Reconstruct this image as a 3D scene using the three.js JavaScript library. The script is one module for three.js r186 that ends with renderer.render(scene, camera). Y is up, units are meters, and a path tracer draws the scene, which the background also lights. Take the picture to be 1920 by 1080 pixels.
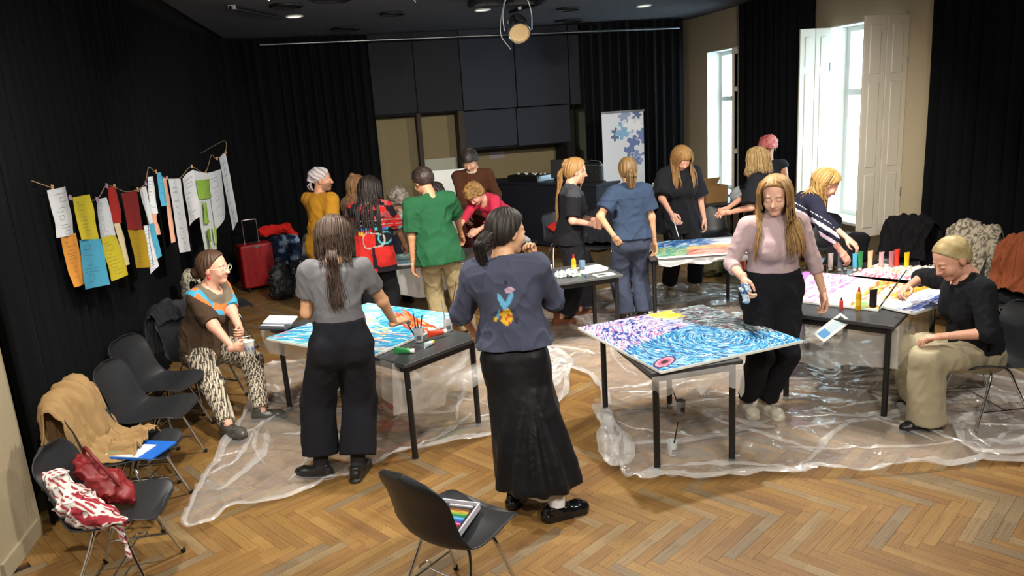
import * as THREE from 'three';
import { RoundedBoxGeometry } from 'three/addons/geometries/RoundedBoxGeometry.js';
import { mergeGeometries } from 'three/addons/utils/BufferGeometryUtils.js';

// ---------------------------------------------------------------- camera, light, exposure
const scene = new THREE.Scene();
const renderer = new THREE.WebGLRenderer({ antialias: true });
renderer.toneMapping = THREE.LinearToneMapping;
renderer.toneMappingExposure = .98;
renderer.shadowMap.enabled = true;
scene.background = new THREE.Color().setRGB(0.62, 0.86, 1.0);      // overcast daylight beyond the windows
scene.backgroundIntensity = 9.0;

const PITCH = THREE.MathUtils.degToRad(13.6), YAW = THREE.MathUtils.degToRad(11), ROLL = THREE.MathUtils.degToRad(3.8);
const camera = new THREE.PerspectiveCamera(2 * Math.atan(540 / 1420) * 180 / Math.PI, 16 / 9, 0.05, 80);
{
  const f = new THREE.Vector3(Math.sin(YAW) * Math.cos(PITCH), -Math.sin(PITCH), -Math.cos(YAW) * Math.cos(PITCH));
  const r = new THREE.Vector3(Math.cos(YAW), 0, Math.sin(YAW)), u = new THREE.Vector3().crossVectors(r, f);
  camera.position.set(0, 2.35, 0);
  camera.up.copy(u.multiplyScalar(Math.cos(ROLL)).addScaledVector(r, Math.sin(ROLL)));
  camera.lookAt(f.add(camera.position));
}
scene.add(camera);

// stage spotlights hung from the ceiling, out of frame above the tables: [x, z, aim x, aim z, candela]
const SPOTS = [
  [2.3, -5.2, 2.2, -4.6, 28], [-0.3, -5.0, -0.1, -5.4, 23], [4.1, -5.0, 3.9, -5.0, 19], [0.9, -2.6, 1.0, -5.0, 10],
  [3.4, -2.4, 3.1, -5.0, 9], [0.6, -5.3, 0.6, -9.2, 50], [3.4, -5.2, 3.7, -8.8, 42], [-1.0, -3.2, -1.6, -5.8, 20],
  [1.9, -0.9, 1.9, -6.4, 22], [-0.6, -1.0, -0.4, -6.4, 16],
];
const LAMP_TINT = new THREE.Color().setRGB(1.0, 0.93, 0.82);
const CEIL = 3.6;

// ---------------------------------------------------------------- helpers
const V = (x, y, z) => new THREE.Vector3(x, y, z);
function rng(seed) { let a = seed >>> 0; return () => { a = (a + 0x6D2B79F5) | 0; let t = Math.imul(a ^ (a >>> 15), 1 | a); t = (t + Math.imul(t ^ (t >>> 7), 61 | t)) ^ t; return ((t ^ (t >>> 14)) >>> 0) / 4294967296; }; }
function hash3(x, y, z) { let h = Math.imul(x, 374761393) + Math.imul(y, 668265263) + Math.imul(z, 2147483647 ^ 1274126177); h = Math.imul(h ^ (h >>> 13), 1274126177); return ((h ^ (h >>> 16)) >>> 0) / 4294967295; }
function noise(x, y, z) {
  const xi = Math.floor(x), yi = Math.floor(y), zi = Math.floor(z); let u = x - xi, v = y - yi, w = z - zi;
  u = u * u * (3 - 2 * u); v = v * v * (3 - 2 * v); w = w * w * (3 - 2 * w);
  const L = (a, b, t) => a + (b - a) * t;
  return L(L(L(hash3(xi, yi, zi), hash3(xi + 1, yi, zi), u), L(hash3(xi, yi + 1, zi), hash3(xi + 1, yi + 1, zi), u), v),
    L(L(hash3(xi, yi, zi + 1), hash3(xi + 1, yi, zi + 1), u), L(hash3(xi, yi + 1, zi + 1), hash3(xi + 1, yi + 1, zi + 1), u), v), w) * 2 - 1;
}
const clamp = (x, a, b) => x < a ? a : x > b ? b : x, lerp = (a, b, t) => a + (b - a) * t;
const sstep = (a, b, x) => { const t = clamp((x - a) / (b - a), 0, 1); return t * t * (3 - 2 * t); };
const C = (h) => new THREE.Color(h);
const used = new Map();
function numbered(n) { const k = used.get(n) || 0; used.set(n, k + 1); return k ? `${n}_${String(k).padStart(3, '0')}` : n; }
function shade(o) { o.traverse((m) => { if (m.isMesh) { m.castShadow = true; m.receiveShadow = true; } }); return o; }
function tag(o, label, category, group) { o.userData.label = label; o.userData.category = category; if (group) o.userData.group = group; return o; }
function thing(name, label, category, [x, y, z] = [0, 0, 0], turn = 0, group) {
  const o = new THREE.Group(); o.name = numbered(name); o.position.set(x, y, z); o.rotation.y = turn; scene.add(o);
  return tag(o, label, category, group);
}
function part(parent, name, geo, m, label) { const o = new THREE.Mesh(geo, m); o.name = name; o.castShadow = o.receiveShadow = true; if (label) o.userData.label = label; parent.add(o); return o; }
function single(name, label, category, geo, m, [x, y, z] = [0, 0, 0], turn = 0, group) {
  const o = new THREE.Mesh(geo, m); o.name = numbered(name); o.position.set(x, y, z); o.rotation.y = turn; o.castShadow = o.receiveShadow = true; scene.add(o); return tag(o, label, category, group);
}
function struct(name, geo, m) { const o = new THREE.Mesh(geo, m); o.name = name; o.castShadow = o.receiveShadow = true; o.userData.kind = 'structure'; scene.add(o); return o; }
function structGroup(name, label) { const o = new THREE.Group(); o.name = name; o.userData.kind = 'structure'; if (label) o.userData.label = label; scene.add(o); return o; }
const mat = (color, roughness = 0.7, extra = {}) => new THREE.MeshStandardMaterial({ color, roughness, ...extra });
const box = (w, h, d, x = 0, y = 0, z = 0, b = 0) => { const g = b ? new RoundedBoxGeometry(w, h, d, 2, b) : new THREE.BoxGeometry(w, h, d); g.translate(x, y, z); return g; };
const cyl = (r0, r1, h, x = 0, y = 0, z = 0, n = 20) => new THREE.CylinderGeometry(r0, r1, h, n).translate(x, y, z);
function tube(pts, r, n = 8, seg = 0, closed = false) { const c = new THREE.CatmullRomCurve3(pts.map((p) => p.isVector3 ? p : V(...p)), closed, 'catmullrom', 0.4); return new THREE.TubeGeometry(c, seg || pts.length * 5, r, n, closed); }
function rod(a, b, r, r2 = r, n = 10) { const A = V(...a), B = V(...b), d = B.clone().sub(A), g = new THREE.CylinderGeometry(r2, r, d.length(), n); g.applyQuaternion(new THREE.Quaternion().setFromUnitVectors(V(0, 1, 0), d.clone().normalize())); const m = A.add(B).multiplyScalar(0.5); return g.translate(m.x, m.y, m.z); }
function merge(gs) { return mergeGeometries(gs.map((g) => { const o = g.index ? g.toNonIndexed() : g; for (const k of Object.keys(o.attributes)) if (!['position', 'normal', 'uv'].includes(k)) o.deleteAttribute(k); if (!o.attributes.uv) o.setAttribute('uv', new THREE.BufferAttribute(new Float32Array(o.attributes.position.count * 2), 2)); return o; })); }
function canvasTex(w, h, draw, srgb = true) { const c = document.createElement('canvas'); c.width = w; c.height = h; draw(c.getContext('2d'), w, h); const t = new THREE.CanvasTexture(c); if (srgb) t.colorSpace = THREE.SRGBColorSpace; t.anisotropy = 4; return t; }
// parametric sheet: fn(u, v) -> [x, y, z]; thickness > 0 gives it two faces and an edge
function sheet(fn, nu, nv, th = 0) {
  const pos = [], uv = [], idx = [];
  for (let j = 0; j <= nv; j++) for (let i = 0; i <= nu; i++) { pos.push(...fn(i / nu, j / nv)); uv.push(i / nu, j / nv); }
  const W = nu + 1;
  for (let j = 0; j < nv; j++) for (let i = 0; i < nu; i++) { const a = j * W + i; idx.push(a, a + 1, a + W, a + 1, a + W + 1, a + W); }
  const g = new THREE.BufferGeometry();
  g.setAttribute('position', new THREE.Float32BufferAttribute(pos, 3)); g.setAttribute('uv', new THREE.Float32BufferAttribute(uv, 2)); g.setIndex(idx); g.computeVertexNormals();
  if (!th) return g;
  const n = g.attributes.normal.array, N = pos.length / 3, p2 = pos.slice(), uv2 = uv.concat(uv), id2 = idx.slice();
  for (let k = 0; k < N * 3; k++) p2.push(pos[k] - n[k] * th);
  for (let k = 0; k < idx.length; k += 3) id2.push(idx[k] + N, idx[k + 2] + N, idx[k + 1] + N);
  const rim = []; for (let i = 0; i < nu; i++) rim.push([i, i + 1]); for (let j = 0; j < nv; j++) rim.push([j * W + nu, (j + 1) * W + nu]);
  for (let i = nu; i > 0; i--) rim.push([nv * W + i, nv * W + i - 1]); for (let j = nv; j > 0; j--) rim.push([j * W, (j - 1) * W]);
  for (const [a, b] of rim) id2.push(a, a + N, b, b, a + N, b + N);
  const o = new THREE.BufferGeometry();
  o.setAttribute('position', new THREE.Float32BufferAttribute(p2, 3)); o.setAttribute('uv', new THREE.Float32BufferAttribute(uv2, 2)); o.setIndex(id2); o.computeVertexNormals();
  return o;
}
// ---------------------------------------------------------------- signed-distance modelling (surface nets)
function smin(a, b, k) { const h = k - Math.abs(a - b); return (a < b ? a : b) - (h > 0 ? h * h / (4 * k) : 0); }
// prim: tapered capsule; ax/k widen it along a side axis
const cap = (a, b, ra, rb, ax, k) => ({ a, b, ra, rb, ax, k, dx: b.x - a.x, dy: b.y - a.y, dz: b.z - a.z, l: Math.max(1e-9, (b.x - a.x) ** 2 + (b.y - a.y) ** 2 + (b.z - a.z) ** 2) });
function dcap(p, x, y, z) {
  let ux = x - p.a.x, uy = y - p.a.y, uz = z - p.a.z;
  if (p.ax) { const s = (ux * p.ax.x + uy * p.ax.y + uz * p.ax.z) * (1 - 1 / p.k); ux -= p.ax.x * s; uy -= p.ax.y * s; uz -= p.ax.z * s; }
  let h = (ux * p.dx + uy * p.dy + uz * p.dz) / p.l; h = h < 0 ? 0 : h > 1 ? 1 : h;
  ux -= p.dx * h; uy -= p.dy * h; uz -= p.dz * h;
  return Math.sqrt(ux * ux + uy * uy + uz * uz) - (p.ra + (p.rb - p.ra) * h);
}
const ell = (x, y, z, cx, cy, cz, rx, ry, rz) => { const a = (x - cx) / rx, b = (y - cy) / ry, c = (z - cz) / rz, k0 = Math.sqrt(a * a + b * b + c * c), k1 = Math.sqrt((a / rx) ** 2 + (b / ry) ** 2 + (c / rz) ** 2); return k1 < 1e-9 ? -Math.min(rx, ry, rz) : k0 * (k0 - 1) / k1; };
const union = (prims, k) => (x, y, z) => { let d = 1e9; for (let i = 0; i < prims.length; i++) d = i ? smin(d, dcap(prims[i], x, y, z), k) : dcap(prims[0], x, y, z); return d; };
function boundsOf(prims, pad) {
  const lo = V(1e9, 1e9, 1e9), hi = V(-1e9, -1e9, -1e9);
  for (const p of prims) for (const [q, r] of [[p.a, p.ra], [p.b, p.rb]]) { const R = r * (p.k || 1) + pad; lo.min(V(q.x - R, q.y - R, q.z - R)); hi.max(V(q.x + R, q.y + R, q.z + R)); }
  return [lo, hi];
}
function meshSDF(f, lo, hi, cell, colorFn) {
  const nx = Math.ceil((hi.x - lo.x) / cell) + 2, ny = Math.ceil((hi.y - lo.y) / cell) + 2, nz = Math.ceil((hi.z - lo.z) / cell) + 2;
  const D = new Float32Array(nx * ny * nz).fill(1), B = 4, R = B * cell * 1.25 + 0.012;
  for (let k0 = 0; k0 < nz; k0 += B) for (let j0 = 0; j0 < ny; j0 += B) for (let i0 = 0; i0 < nx; i0 += B) {
    const d0 = f(lo.x + (i0 + B / 2 - .5) * cell, lo.y + (j0 + B / 2 - .5) * cell, lo.z + (k0 + B / 2 - .5) * cell), far = Math.abs(d0) > R;
    const i1 = Math.min(nx, i0 + B), j1 = Math.min(ny, j0 + B), k1 = Math.min(nz, k0 + B);
    for (let k = k0; k < k1; k++) for (let j = j0; j < j1; j++) for (let i = i0; i < i1; i++) D[(k * ny + j) * nx + i] = far ? d0 : f(lo.x + i * cell, lo.y + j * cell, lo.z + k * cell);
  }
  const id = new Int32Array(nx * ny * nz).fill(-1), pos = [], idx = [], sx = 1, sy = nx, sz = nx * ny;
  const E = [[0, 1], [2, 3], [4, 5], [6, 7], [0, 2], [1, 3], [4, 6], [5, 7], [0, 4], [1, 5], [2, 6], [3, 7]], v = new Float32Array(8);
  for (let k = 0; k < nz - 1; k++) for (let j = 0; j < ny - 1; j++) for (let i = 0; i < nx - 1; i++) {
    const q = k * sz + j * sy + i; let m = 0;
    for (let c = 0; c < 8; c++) { v[c] = D[q + (c & 1) * sx + ((c >> 1) & 1) * sy + (c >> 2) * sz]; if (v[c] < 0) m |= 1 << c; }
    if (m === 0 || m === 255) continue;
    let x = 0, y = 0, z = 0, n = 0;
    for (const [a, b] of E) { if ((v[a] < 0) === (v[b] < 0)) continue; const t = v[a] / (v[a] - v[b]); x += lerp(a & 1, b & 1, t); y += lerp((a >> 1) & 1, (b >> 1) & 1, t); z += lerp(a >> 2, b >> 2, t); n++; }
    id[q] = pos.length / 3; pos.push(lo.x + (i + x / n) * cell, lo.y + (j + y / n) * cell, lo.z + (k + z / n) * cell);
  }
  const quad = (a, b, c, d, flip) => { if (a < 0 || b < 0 || c < 0 || d < 0) return; if (flip) idx.push(a, c, b, a, d, c); else idx.push(a, b, c, a, c, d); };
  for (let k = 1; k < nz - 1; k++) for (let j = 1; j < ny - 1; j++) for (let i = 1; i < nx - 1; i++) {
    const q = k * sz + j * sy + i, s = D[q] < 0;
    if (s !== (D[q + sx] < 0)) quad(id[q - sy - sz], id[q - sz], id[q], id[q - sy], !s);
    if (s !== (D[q + sy] < 0)) quad(id[q - sx - sz], id[q - sx], id[q], id[q - sz], !s);
    if (s !== (D[q + sz] < 0)) quad(id[q - sx - sy], id[q - sy], id[q], id[q - sx], !s);
  }
  const g = new THREE.BufferGeometry();
  g.setAttribute('position', new THREE.Float32BufferAttribute(pos, 3)); g.setIndex(idx); g.computeVertexNormals();
  if (colorFn) paintVerts(g, colorFn);
  return g;
}
function paintVerts(g, fn) {
  const p = g.attributes.position.array, c = new Float32Array(p.length), col = new THREE.Color();
  for (let i = 0; i < p.length; i += 3) { col.copy(fn(p[i], p[i + 1], p[i + 2])); c[i] = col.r; c[i + 1] = col.g; c[i + 2] = col.b; }
  g.setAttribute('color', new THREE.BufferAttribute(c, 3)); return g;
}
function joinIndexed(gs) {   // merge indexed geometries with position, normal, colour
  let n = 0, m = 0; for (const g of gs) { n += g.attributes.position.count; m += g.index.count; }
  const P = new Float32Array(n * 3), N = new Float32Array(n * 3), K = new Float32Array(n * 3).fill(1), I = new Uint32Array(m); let o = 0, q = 0;
  for (const g of gs) { P.set(g.attributes.position.array, o * 3); N.set(g.attributes.normal.array, o * 3); if (g.attributes.color) K.set(g.attributes.color.array, o * 3); const ix = g.index.array; for (let i = 0; i < ix.length; i++) I[q + i] = ix[i] + o; o += g.attributes.position.count; q += ix.length; }
  const r = new THREE.BufferGeometry(); r.setAttribute('position', new THREE.BufferAttribute(P, 3)); r.setAttribute('normal', new THREE.BufferAttribute(N, 3)); r.setAttribute('color', new THREE.BufferAttribute(K, 3)); r.setIndex(new THREE.BufferAttribute(I, 1)); return r;
}
// ---------------------------------------------------------------- surface textures
const speckle = canvasTex(512, 512, (c, w, h) => {
  const r = rng(5); c.fillStyle = '#56545a'; c.fillRect(0, 0, w, h);
  for (let i = 0; i < 5200; i++) { const v = r(); c.fillStyle = v < .6 ? `rgba(20,20,22,${.25 + r() * .4})` : `rgba(190,185,180,${.12 + r() * .3})`; c.beginPath(); c.arc(r() * w, r() * h, .6 + r() * 1.8, 0, 7); c.fill(); }
});
speckle.wrapS = speckle.wrapT = THREE.RepeatWrapping; speckle.repeat.set(6, 10);
const grain = canvasTex(512, 256, (c, w, h) => {
  const r = rng(9); c.fillStyle = '#f2f0ec'; c.fillRect(0, 0, w, h);
  for (let i = 0; i < 900; i++) { const y = r() * h, x = r() * w, l = 40 + r() * 260; c.strokeStyle = r() < .7 ? `rgba(90,60,30,${.05 + r() * .16})` : `rgba(255,250,240,${.1 + r() * .2})`; c.lineWidth = .5 + r() * 1.6; c.beginPath(); c.moveTo(x, y); c.bezierCurveTo(x + l * .3, y + (r() - .5) * 7, x + l * .7, y + (r() - .5) * 7, x + l, y + (r() - .5) * 4); c.stroke(); }
  for (let i = 0; i < 26; i++) { c.fillStyle = `rgba(70,45,25,${.1 + r() * .2})`; c.beginPath(); c.ellipse(r() * w, r() * h, 3 + r() * 7, 1 + r() * 2, 0, 0, 7); c.fill(); }
});
grain.wrapS = grain.wrapT = THREE.RepeatWrapping;
const plasterBump = (() => { const n = 256, d = new Uint8Array(n * n * 4); for (let j = 0; j < n; j++) for (let i = 0; i < n; i++) { const v = 128 + 60 * noise(i / 5, j / 5, 1) + 50 * noise(i / 24, j / 24, 2); d.set([v, v, v, 255], (j * n + i) * 4); } const t = new THREE.DataTexture(d, n, n); t.magFilter = THREE.LinearFilter; t.wrapS = t.wrapT = THREE.RepeatWrapping; t.repeat.set(3, 3); t.needsUpdate = true; return t; })();
const M = {
  beige: mat(0xb9ac90, .9, { bumpMap: plasterBump, bumpScale: .002 }), ceiling: mat(0xffffff, .95, { map: speckle }), black: mat(0x0c0c0f, .9), slab: mat(0x2a1c10, .95),
  panel: mat(0x1a1f2e, .72), panelDark: mat(0x15171f, .8), velvet: new THREE.MeshPhysicalMaterial({ color: 0x07080c, roughness: .9, specularIntensity: .4, sheen: .2, sheenRoughness: .6, sheenColor: C(0x2a2e3c), side: THREE.DoubleSide }),
  olive: mat(0x8b7d5c, .75), oliveGrey: mat(0x77786a, .8), white: mat(0xe9ece8, .55), whitePaint: mat(0xdfe2dd, .45), shutterPaint: mat(0xcdc6b8, .5), chrome: mat(0xd6dadd, .16, { metalness: 1 }), steel: mat(0x8e9296, .35, { metalness: 1 }),
  blackMetal: mat(0x131316, .5), rubber: mat(0x101011, .85), brownPost: mat(0x3b2f24, .8), glass: new THREE.MeshPhysicalMaterial({ color: 0xffffff, roughness: .02, transmission: 1, thickness: 0, ior: 1.45 }),
};
// ---------------------------------------------------------------- floor: herringbone oak planks
{
  const floor = structGroup('floor', 'oiled oak herringbone parquet floor');
  part(floor, 'subfloor', box(9.6, .1, 17.2, 2, -.064, -6.3), M.slab);
  const L = .532, W = .0665, n = 8, H = .014, r = rng(77), vars = [];
  const tones = ['#93713f', '#8d6a3a', '#987745', '#856238', '#93723d', '#8a6839', '#927c59', '#827056', '#997843', '#8e6d40', '#826138', '#916e3b'];
  const wood = mat(0xffffff, .5, { map: grain, vertexColors: true });
  const mk = (k) => { const g = new THREE.BoxGeometry(L - .0016, H, W - .0014).translate(0, -H / 2, 0), uv = g.attributes.uv, ox = r(), oy = r(); for (let i = 0; i < uv.count; i++) uv.setXY(i, uv.getX(i) * .9 + ox, uv.getY(i) * .22 + oy); const c = C(tones[k % 12]); return paintVerts(g, () => c); };
  for (let k = 0; k < 24; k++) vars.push(mk(k));
  const S = Math.SQRT1_2, all = [];
  const A = YAW, put = (u, v, turn) => { const xl = (u + v) * S, zl = (-u + v) * S, x = xl * Math.cos(A) - zl * Math.sin(A) + 2, z = xl * Math.sin(A) + zl * Math.cos(A) - 7; if (x < -2.25 || x > 6.1 || z > -2.3 || z < -13.7) return; all.push({ x, z, turn: turn - A, k: Math.floor(r() * 24), d: Math.hypot(x, z) }); };
  for (let y = -170; y < 170; y++) for (let j = -14; j < 14; j++) { const x0 = y + 2 * n * j; put((x0 + n / 2) * W, (y + .5) * W, Math.PI / 4); put((y + .5) * W, (y + 1 + 2 * n * j + n / 2) * W, -Math.PI / 4); }
  // a greyer repaired run of planks along one band, as in the photograph
  for (const p of all) { const zl = p.z * Math.cos(YAW) - p.x * Math.sin(YAW); if (p.turn > 0 && p.x > 1.5 && zl > -4.06 && zl < -3.72 && r() < .8) p.k = [6, 7, 19, 18][Math.floor(r() * 4)]; }
  const vis = (p) => { const f = p.z * -Math.cos(YAW) + p.x * Math.sin(YAW), s = p.x * Math.cos(YAW) + p.z * Math.sin(YAW); return Math.abs(s) < f * .72 && p.d > 3.1; };
  all.sort((a, b) => (vis(b) - vis(a)) || a.d - b.d);
  const far = [];
  all.forEach((p, i) => {
    if (i < 300) { const o = part(floor, i ? `plank_${String(i).padStart(3, '0')}` : 'plank', vars[p.k], wood); o.position.set(p.x, 0, p.z); o.rotation.y = p.turn; }
    else far.push(vars[p.k].clone().rotateY(p.turn).translate(p.x, 0, p.z));
  });
  const o = part(floor, 'parquet', mergeGeometries(far), wood); o.userData.kind = 'stuff';
}
// ---------------------------------------------------------------- shell
struct('ceiling', merge([box(7.82, .15, 15, 2.19, CEIL + .075, -5.6)]), M.ceiling).userData.label = 'dark speckled plaster ceiling';
struct('trim_1', merge([box(.9, .16, 16, -2.17, CEIL + .1, -6.3), box(.9, .16, 16, 6.55, CEIL + .1, -6.3), box(9.6, .16, 1.4, 2, CEIL + .1, -13.8), box(9.6, .16, .9, 2, CEIL + .1, 1.75)]), M.black).userData.label = 'black painted ceiling border';
struct('wall_left', merge([box(.4, 3.8, 16.4, -2.55, 1.8, -6.3)]), M.black);
struct('wall_front', merge([box(9.6, 3.8, .3, 2, 1.8, 1.75)]), M.beige);
{ const p = structGroup('wall_left_pillar', 'beige plastered wall pier beside the black curtain');
  part(p, 'pier', box(.5, 3.6, .6, -2.37, 1.8, -4.42), M.beige); part(p, 'wall_face', box(.3, 3.6, 5.6, -2.3, 1.8, -1.32), M.white); part(p, 'skirting', box(.03, .1, .5, -2.115, .05, -4.42), M.beige); }
{ // right wall with two deep window openings
  const segs = [], X = 6.05, T = .38, cx = X + T / 2; const full = (z0, z1) => segs.push(box(T, 3.7, z1 - z0, cx, 1.85, (z0 + z1) / 2)); full(-14.6, -12.45); full(-11.2, -9.0); full(-7.6, 1.9);
  for (const [z0, z1, y0, y1] of [[-12.45, -11.2, .68, 3.0], [-9.0, -7.6, .64, 3.04]]) segs.push(box(T, y0, z1 - z0, cx, y0 / 2, (z0 + z1) / 2), box(T, 3.7 - y1, z1 - z0, cx, (3.7 + y1) / 2, (z0 + z1) / 2));
  struct('wall_right', merge(segs), M.beige).userData.label = 'beige plastered wall with two deep window openings';
}
function windowUnit(n, z0, z1, y0, y1, label) {
  const w = structGroup(`window_${n}`, label), x = 6.33, h = y1 - y0, d = z1 - z0, zc = (z0 + z1) / 2, yc = (y0 + y1) / 2;
  for (const z of [z0 + .04, zc, z1 - .04]) part(w, 'frame_stile', box(.09, h, z === zc ? .11 : .08, x, yc, z, .012), M.whitePaint);
  for (const y of [y0 + .04, y0 + h * .66, y1 - .04]) part(w, 'frame_rail', box(.085, .08, d, x, y, zc, .012), M.whitePaint);
  for (const [a, b] of [[z0 + .08, zc - .05], [zc + .05, z1 - .08]]) for (const [c, e] of [[y0 + .08, y0 + h * .66 - .04], [y0 + h * .66 + .04, y1 - .08]]) part(w, 'pane', box(.006, e - c, b - a, x, (c + e) / 2, (a + b) / 2), M.glass);
  part(w, 'sill', box(.42, .04, d + .1, 6.13, y0 - .0, zc, .012), M.whitePaint);
  part(w, 'reveal', box(.27, h, .015, 6.185, yc, z0 + .008), M.whitePaint);
  part(w, 'reveal', box(.27, h, .015, 6.185, yc, z1 - .008), M.whitePaint);
  part(w, 'lintel', box(.27, .015, d, 6.185, y1 - .008, zc), M.whitePaint);
  return w;
}
windowUnit(1, -12.45, -11.2, .68, 3.0, 'tall white casement window by the roll-up banner');
windowUnit(2, -9.0, -7.6, .64, 3.04, 'tall white casement window between panelled shutters');
function shutter(label, x0, x1, z, y0, y1, panels, m) {
  const t = thing('window_shutter', label, 'shutter', [(x0 + x1) / 2, y0, z]), w = x1 - x0, h = y1 - y0, half = w / 2;
  for (const s of [-1, 1]) {
    const leaf = part(t, 'leaf', box(half - .006, h, .026, s * half / 2, h / 2, 0, .006), m);
    let y = .06; for (const f of panels) { const ph = (h - .12) * f; part(leaf, 'raised_panel', box(half - .14, ph - .08, .042, s * half / 2, y + ph / 2, 0, .01), m); y += ph; }
  }
  part(t, 'hinge', cyl(.011, .011, .1, half, h * .2, .012, 10), M.steel); part(t, 'hinge', cyl(.011, .011, .1, half, h * .8, .012, 10), M.steel);
  return t;
}
shutter('open white window shutter lit by daylight, far side of the wide window', 5.62, 6.05, -8.99, .66, 3.03, [.4, .4, .2], M.shutterPaint);
shutter('open window shutter turned away from the light beside the wall pier', 5.5, 6.05, -7.58, .62, 3.03, [.3, .44, .26], M.shutterPaint);
shutter('narrow open shutter at the far window beside the tall black curtain', 5.86, 6.05, -11.2, .7, 2.98, [.3, .44, .26], M.shutterPaint);
// ---------------------------------------------------------------- back wall: panels, alcove, control desk
{
  struct('wall_back', merge([box(9.6, 3.8, .2, 2, 1.8, -14.4)]), M.oliveGrey);
  const wb = structGroup('wall_back_panelling', 'black acoustic panels above a hatch and two alcoves');
  const pan = (x0, x1, y0, y1, m) => part(wb, 'panel', box(x1 - x0 - .014, y1 - y0 - .014, .05, (x0 + x1) / 2, (y0 + y1) / 2, -13.02, .006), m);
  pan(.4, 1.13, 2.31, 3.6, M.panelDark); pan(1.13, 1.9, 2.3, 3.6, M.panelDark); pan(1.9, 2.83, 2.29, 3.6, M.panel); pan(2.83, 3.77, 2.29, 3.6, M.panel); pan(3.77, 3.97, 2.27, 3.6, M.panel);
  pan(1.87, 2.8, 1.66, 2.29, M.panel); pan(2.8, 3.76, 1.64, 2.29, M.panel);
  part(wb, 'backing', box(3.6, 1.35, .06, 2.18, 2.96, -13.09), M.black); part(wb, 'backing', box(1.92, .7, .06, 2.82, 1.98, -13.09), M.black);
  part(wb, 'latch', new THREE.SphereGeometry(.016, 12, 8).translate(2.86, 2.26, -12.985), M.chrome);
  part(wb, 'post', box(.1, 2.3, .5, 1.84, 1.15, -13.2), M.brownPost); part(wb, 'post', box(.07, 2.31, .3, 1.14, 1.155, -13.2), M.brownPost);
  part(wb, 'post', box(.14, 1.66, .8, 3.72, .83, -13.3), M.black); part(wb, 'post', box(.06, 2.3, 1.1, .4, 1.15, -13.6), M.black);
  part(wb, 'alcove_panel', box(.68, 2.3, .04, .77, 1.15, -13.55), M.olive); part(wb, 'alcove_panel', box(.64, 2.3, .04, 1.5, 1.15, -13.55), M.olive);
  part(wb, 'hatch_wall', box(1.9, 1.7, .04, 2.8, .85, -13.9), M.olive);
  part(wb, 'hatch_counter', box(1.85, .05, .8, 2.8, 1.02, -13.4), M.black);
}
// ---------------------------------------------------------------- curtains
function curtain(label, path, y0, y1, amp, per, seed) {
  const c = new THREE.CatmullRomCurve3(path.map(([x, z]) => V(x, 0, z))), len = c.getLength(), nu = Math.ceil(len * 46), side = V(0, 1, 0), T = V(0, 0, 0), P = V(0, 0, 0);
  const pts = []; for (let i = 0; i <= nu; i++) { c.getPointAt(i / nu, P); c.getTangentAt(i / nu, T); const s = i / nu * len, n = side.clone().cross(T); pts.push([P.x, P.z, n.x, n.z, s]); }
  const g = sheet((u, v) => { const [x, z, nx, nz, s] = pts[Math.round(u * nu)], yy = lerp(y0, y1, v), ph = s / per * Math.PI * 2 + 1.9 * noise(s * 1.1, seed, 0) + .35 * noise(s * 3, yy * .5, seed), a = amp * (.65 + .5 * noise(s * .8, seed + 4, yy * .4)); const o = a * Math.sin(ph) + a * .35 * Math.sin(ph * 2.3 + yy * .3); return [x + nx * o, yy, z + nz * o]; }, nu, 14);
  return single('stage_curtain', label, 'curtain', g, M.velvet);
}
curtain('long black velvet curtain on the left behind the row of chairs', [[-2.03, -4.72], [-2.06, -6], [-2.05, -8], [-2.02, -10.2], [-1.98, -11.8], [-1.6, -12.6], [-1.0, -12.85]], .015, 3.58, .055, .17, 3);
curtain('black velvet curtain on the back wall beside the alcove panels', [[-1.05, -12.85], [-.3, -12.88], [.42, -12.88]], .015, 3.58, .05, .16, 8);
curtain('black velvet curtain on the back wall behind the roll-up banner', [[3.93, -12.75], [4.8, -12.75], [5.75, -12.7]], .015, 3.58, .05, .16, 12);
curtain('tall black curtain between the two windows', [[5.93, -11.1], [5.9, -10.2], [5.88, -9.08]], .015, 3.58, .06, .19, 17);
curtain('black velvet curtain hanging at the right, behind the draped coats', [[5.93, -7.02], [5.9, -5.5], [5.9, -3.4], [5.9, -1.5]], .015, 3.58, .055, .18, 23);
single('curtain_rail', 'long grey curtain rail across the back below the ceiling', 'rail', rod([-1.2, 3.47, -12.55], [5.6, 3.42, -12.55], .02), M.steel);
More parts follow.
